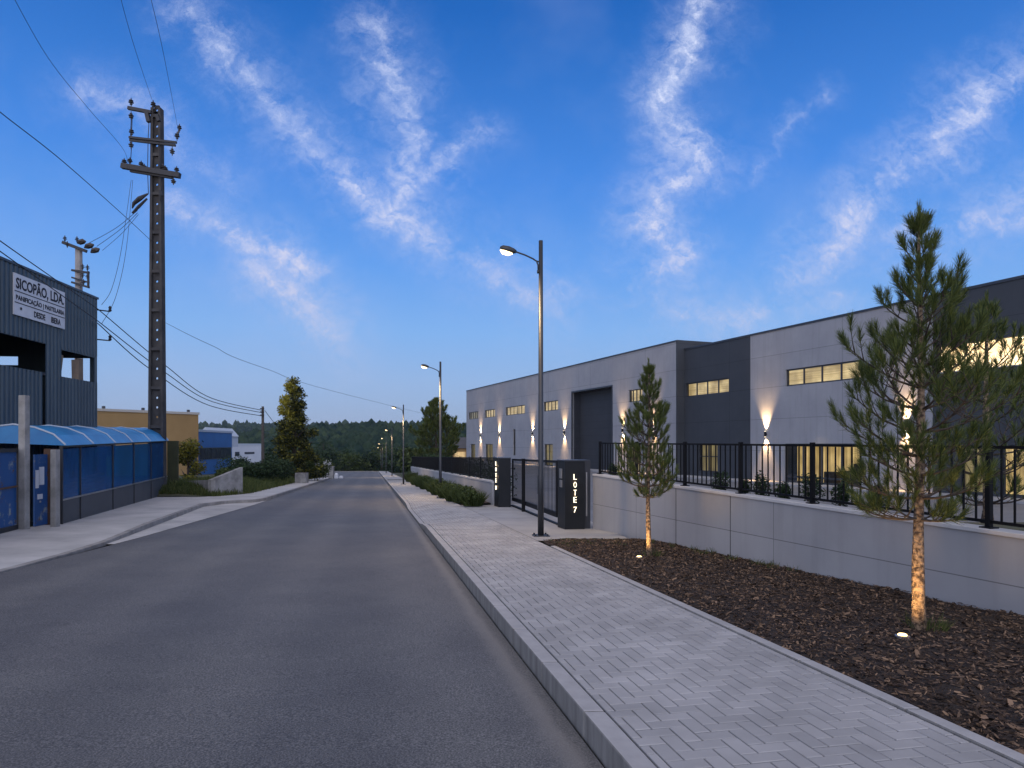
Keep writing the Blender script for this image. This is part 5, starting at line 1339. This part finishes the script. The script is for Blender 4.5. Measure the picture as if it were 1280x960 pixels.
# wooden pole
Yw_ = 76.0; wp = P(328.5, 508, Yw_)
TWp = thing('power_pole', (wp.x, Yw_, gz(Yw_)), 'thin wooden utility pole left of the tall conifer', 'power pole')
s = MB(); s.tube([(wp.x, Yw_, gz(Yw_)), wp], [.2, .14], 8); s.build('shaft', M['timber'], TWp)
for y in (511, 515, 519): s = MB(); s.bar(P(326, y, Yw_) - Vector((0, .2, 0)), P(331, y, Yw_) - Vector((0, .2, 0)), .12); s.build('crossarm', M['iron'], TWp)

# ================================================================== OVERHEAD WIRES
def wire(pts, r, label, grp):
    ps = [P(x, y, Y) for x, y, Y in pts]; out = []
    if len(ps) == 2: out = [ps[0].lerp(ps[1], i / 12) - Vector((0, 0, .25 * 4 * (i / 12) * (1 - i / 12))) for i in range(13)]
    else:
        for i in range(len(ps) - 1):
            p0 = ps[max(i - 1, 0)]; p1 = ps[i]; p2 = ps[i + 1]; p3 = ps[min(i + 2, len(ps) - 1)]
            for k in range(8):
                t = k / 8; out.append(.5 * ((2 * p1) + (p2 - p0) * t + (2 * p0 - 5 * p1 + 4 * p2 - p3) * t * t + (3 * p1 - p0 - 3 * p2 + p3) * t ** 3))
        out.append(ps[-1])
    rr = [r] * len(out) if not isinstance(r, tuple) else [r[0] + (r[1] - r[0]) * i / (len(out) - 1) for i in range(len(out))]
    s = MB(); s.tube(out, [q * .75 for q in rr], 5)
    return tag(s.build('overhead_wire', M['wire'], loc=out[0]), label, 'wire', grp)
gq = 'overhead wires'
wire([(-150, 190, 11), (0, 301, 15), (122, 386, 23.6)], .018, 'upper cable crossing in front of the factory sign', gq)
wire([(-150, 205, 11), (0, 314, 15), (122, 401, 23.6)], .018, 'lower cable crossing in front of the factory wall', gq)
wire([(122, 386, 23.6), (207, 457, 38), (265, 498, 55), (328, 513, 76)], (.022, .05), 'topmost of the cables from factory corner to wooden pole', gq)
wire([(122, 401, 23.6), (207, 466, 38), (265, 502, 55), (328, 516, 76)], (.022, .05), 'middle of the cables from factory corner to wooden pole', gq)
wire([(122, 404, 23.6), (190, 463, 38), (262, 507, 55), (328, 520, 76)], (.024, .05), 'lowest of the cables from factory corner to wooden pole', gq)
wire([(-60, 88, 14), (0, 140, 16), (80, 203, 19), (160, 274, 27), (190, 302, 33)], .016, 'wire rising from the left edge past the main pole', gq)
wire([(8, -20, 14), (60, 72, 16), (110, 135, 19), (155, 188, 24), (159, 208, 32.8)], .008, 'thin wire from the top left to the lower crossarm', gq)
wire([(146, -20, 16), (170, 65, 19), (194, 136, 32.8)], .008, 'thin wire from the top edge to the pole top', gq)
wire([(184, -20, 16), (205, 70, 19), (224, 170, 32.8)], .008, 'thin wire from the top edge to the right insulator', gq)
wire([(111, 304, 33.5), (145, 285, 33.3), (172, 263, 32.7)], .016, 'upper wire linking the slim pole to the main pole', gq)
wire([(121, 308, 33.5), (150, 287, 33.3), (172, 266, 32.7)], .016, 'middle wire linking the slim pole to the main pole', gq)
wire([(128, 313, 33.5), (152, 292, 33.3), (173, 268, 32.7)], .013, 'lower wire linking the slim pole to the main pole', gq)
wire([(204, 402, 33), (265, 432, 55), (330, 460, 100), (440, 495, 220), (575, 528, 600)], (.010, .07), 'long thin wire running from the main pole towards the hills', gq)
wire([(164, 225, 32.7), (152, 310, 29), (140, 360, 26.5), (127, 381, 23.7)], .012, 'steep thin wire dropping left of the main pole', gq)
wire([(166, 225, 32.7), (158, 310, 29), (145, 370, 26.5), (127, 405, 23.7)], .012, 'second steep thin wire dropping left of the main pole', gq)
wire([(331, 513, 76), (340, 525, 80), (352, 540, 85)], .04, 'short wire from the wooden pole into the conifer', gq)
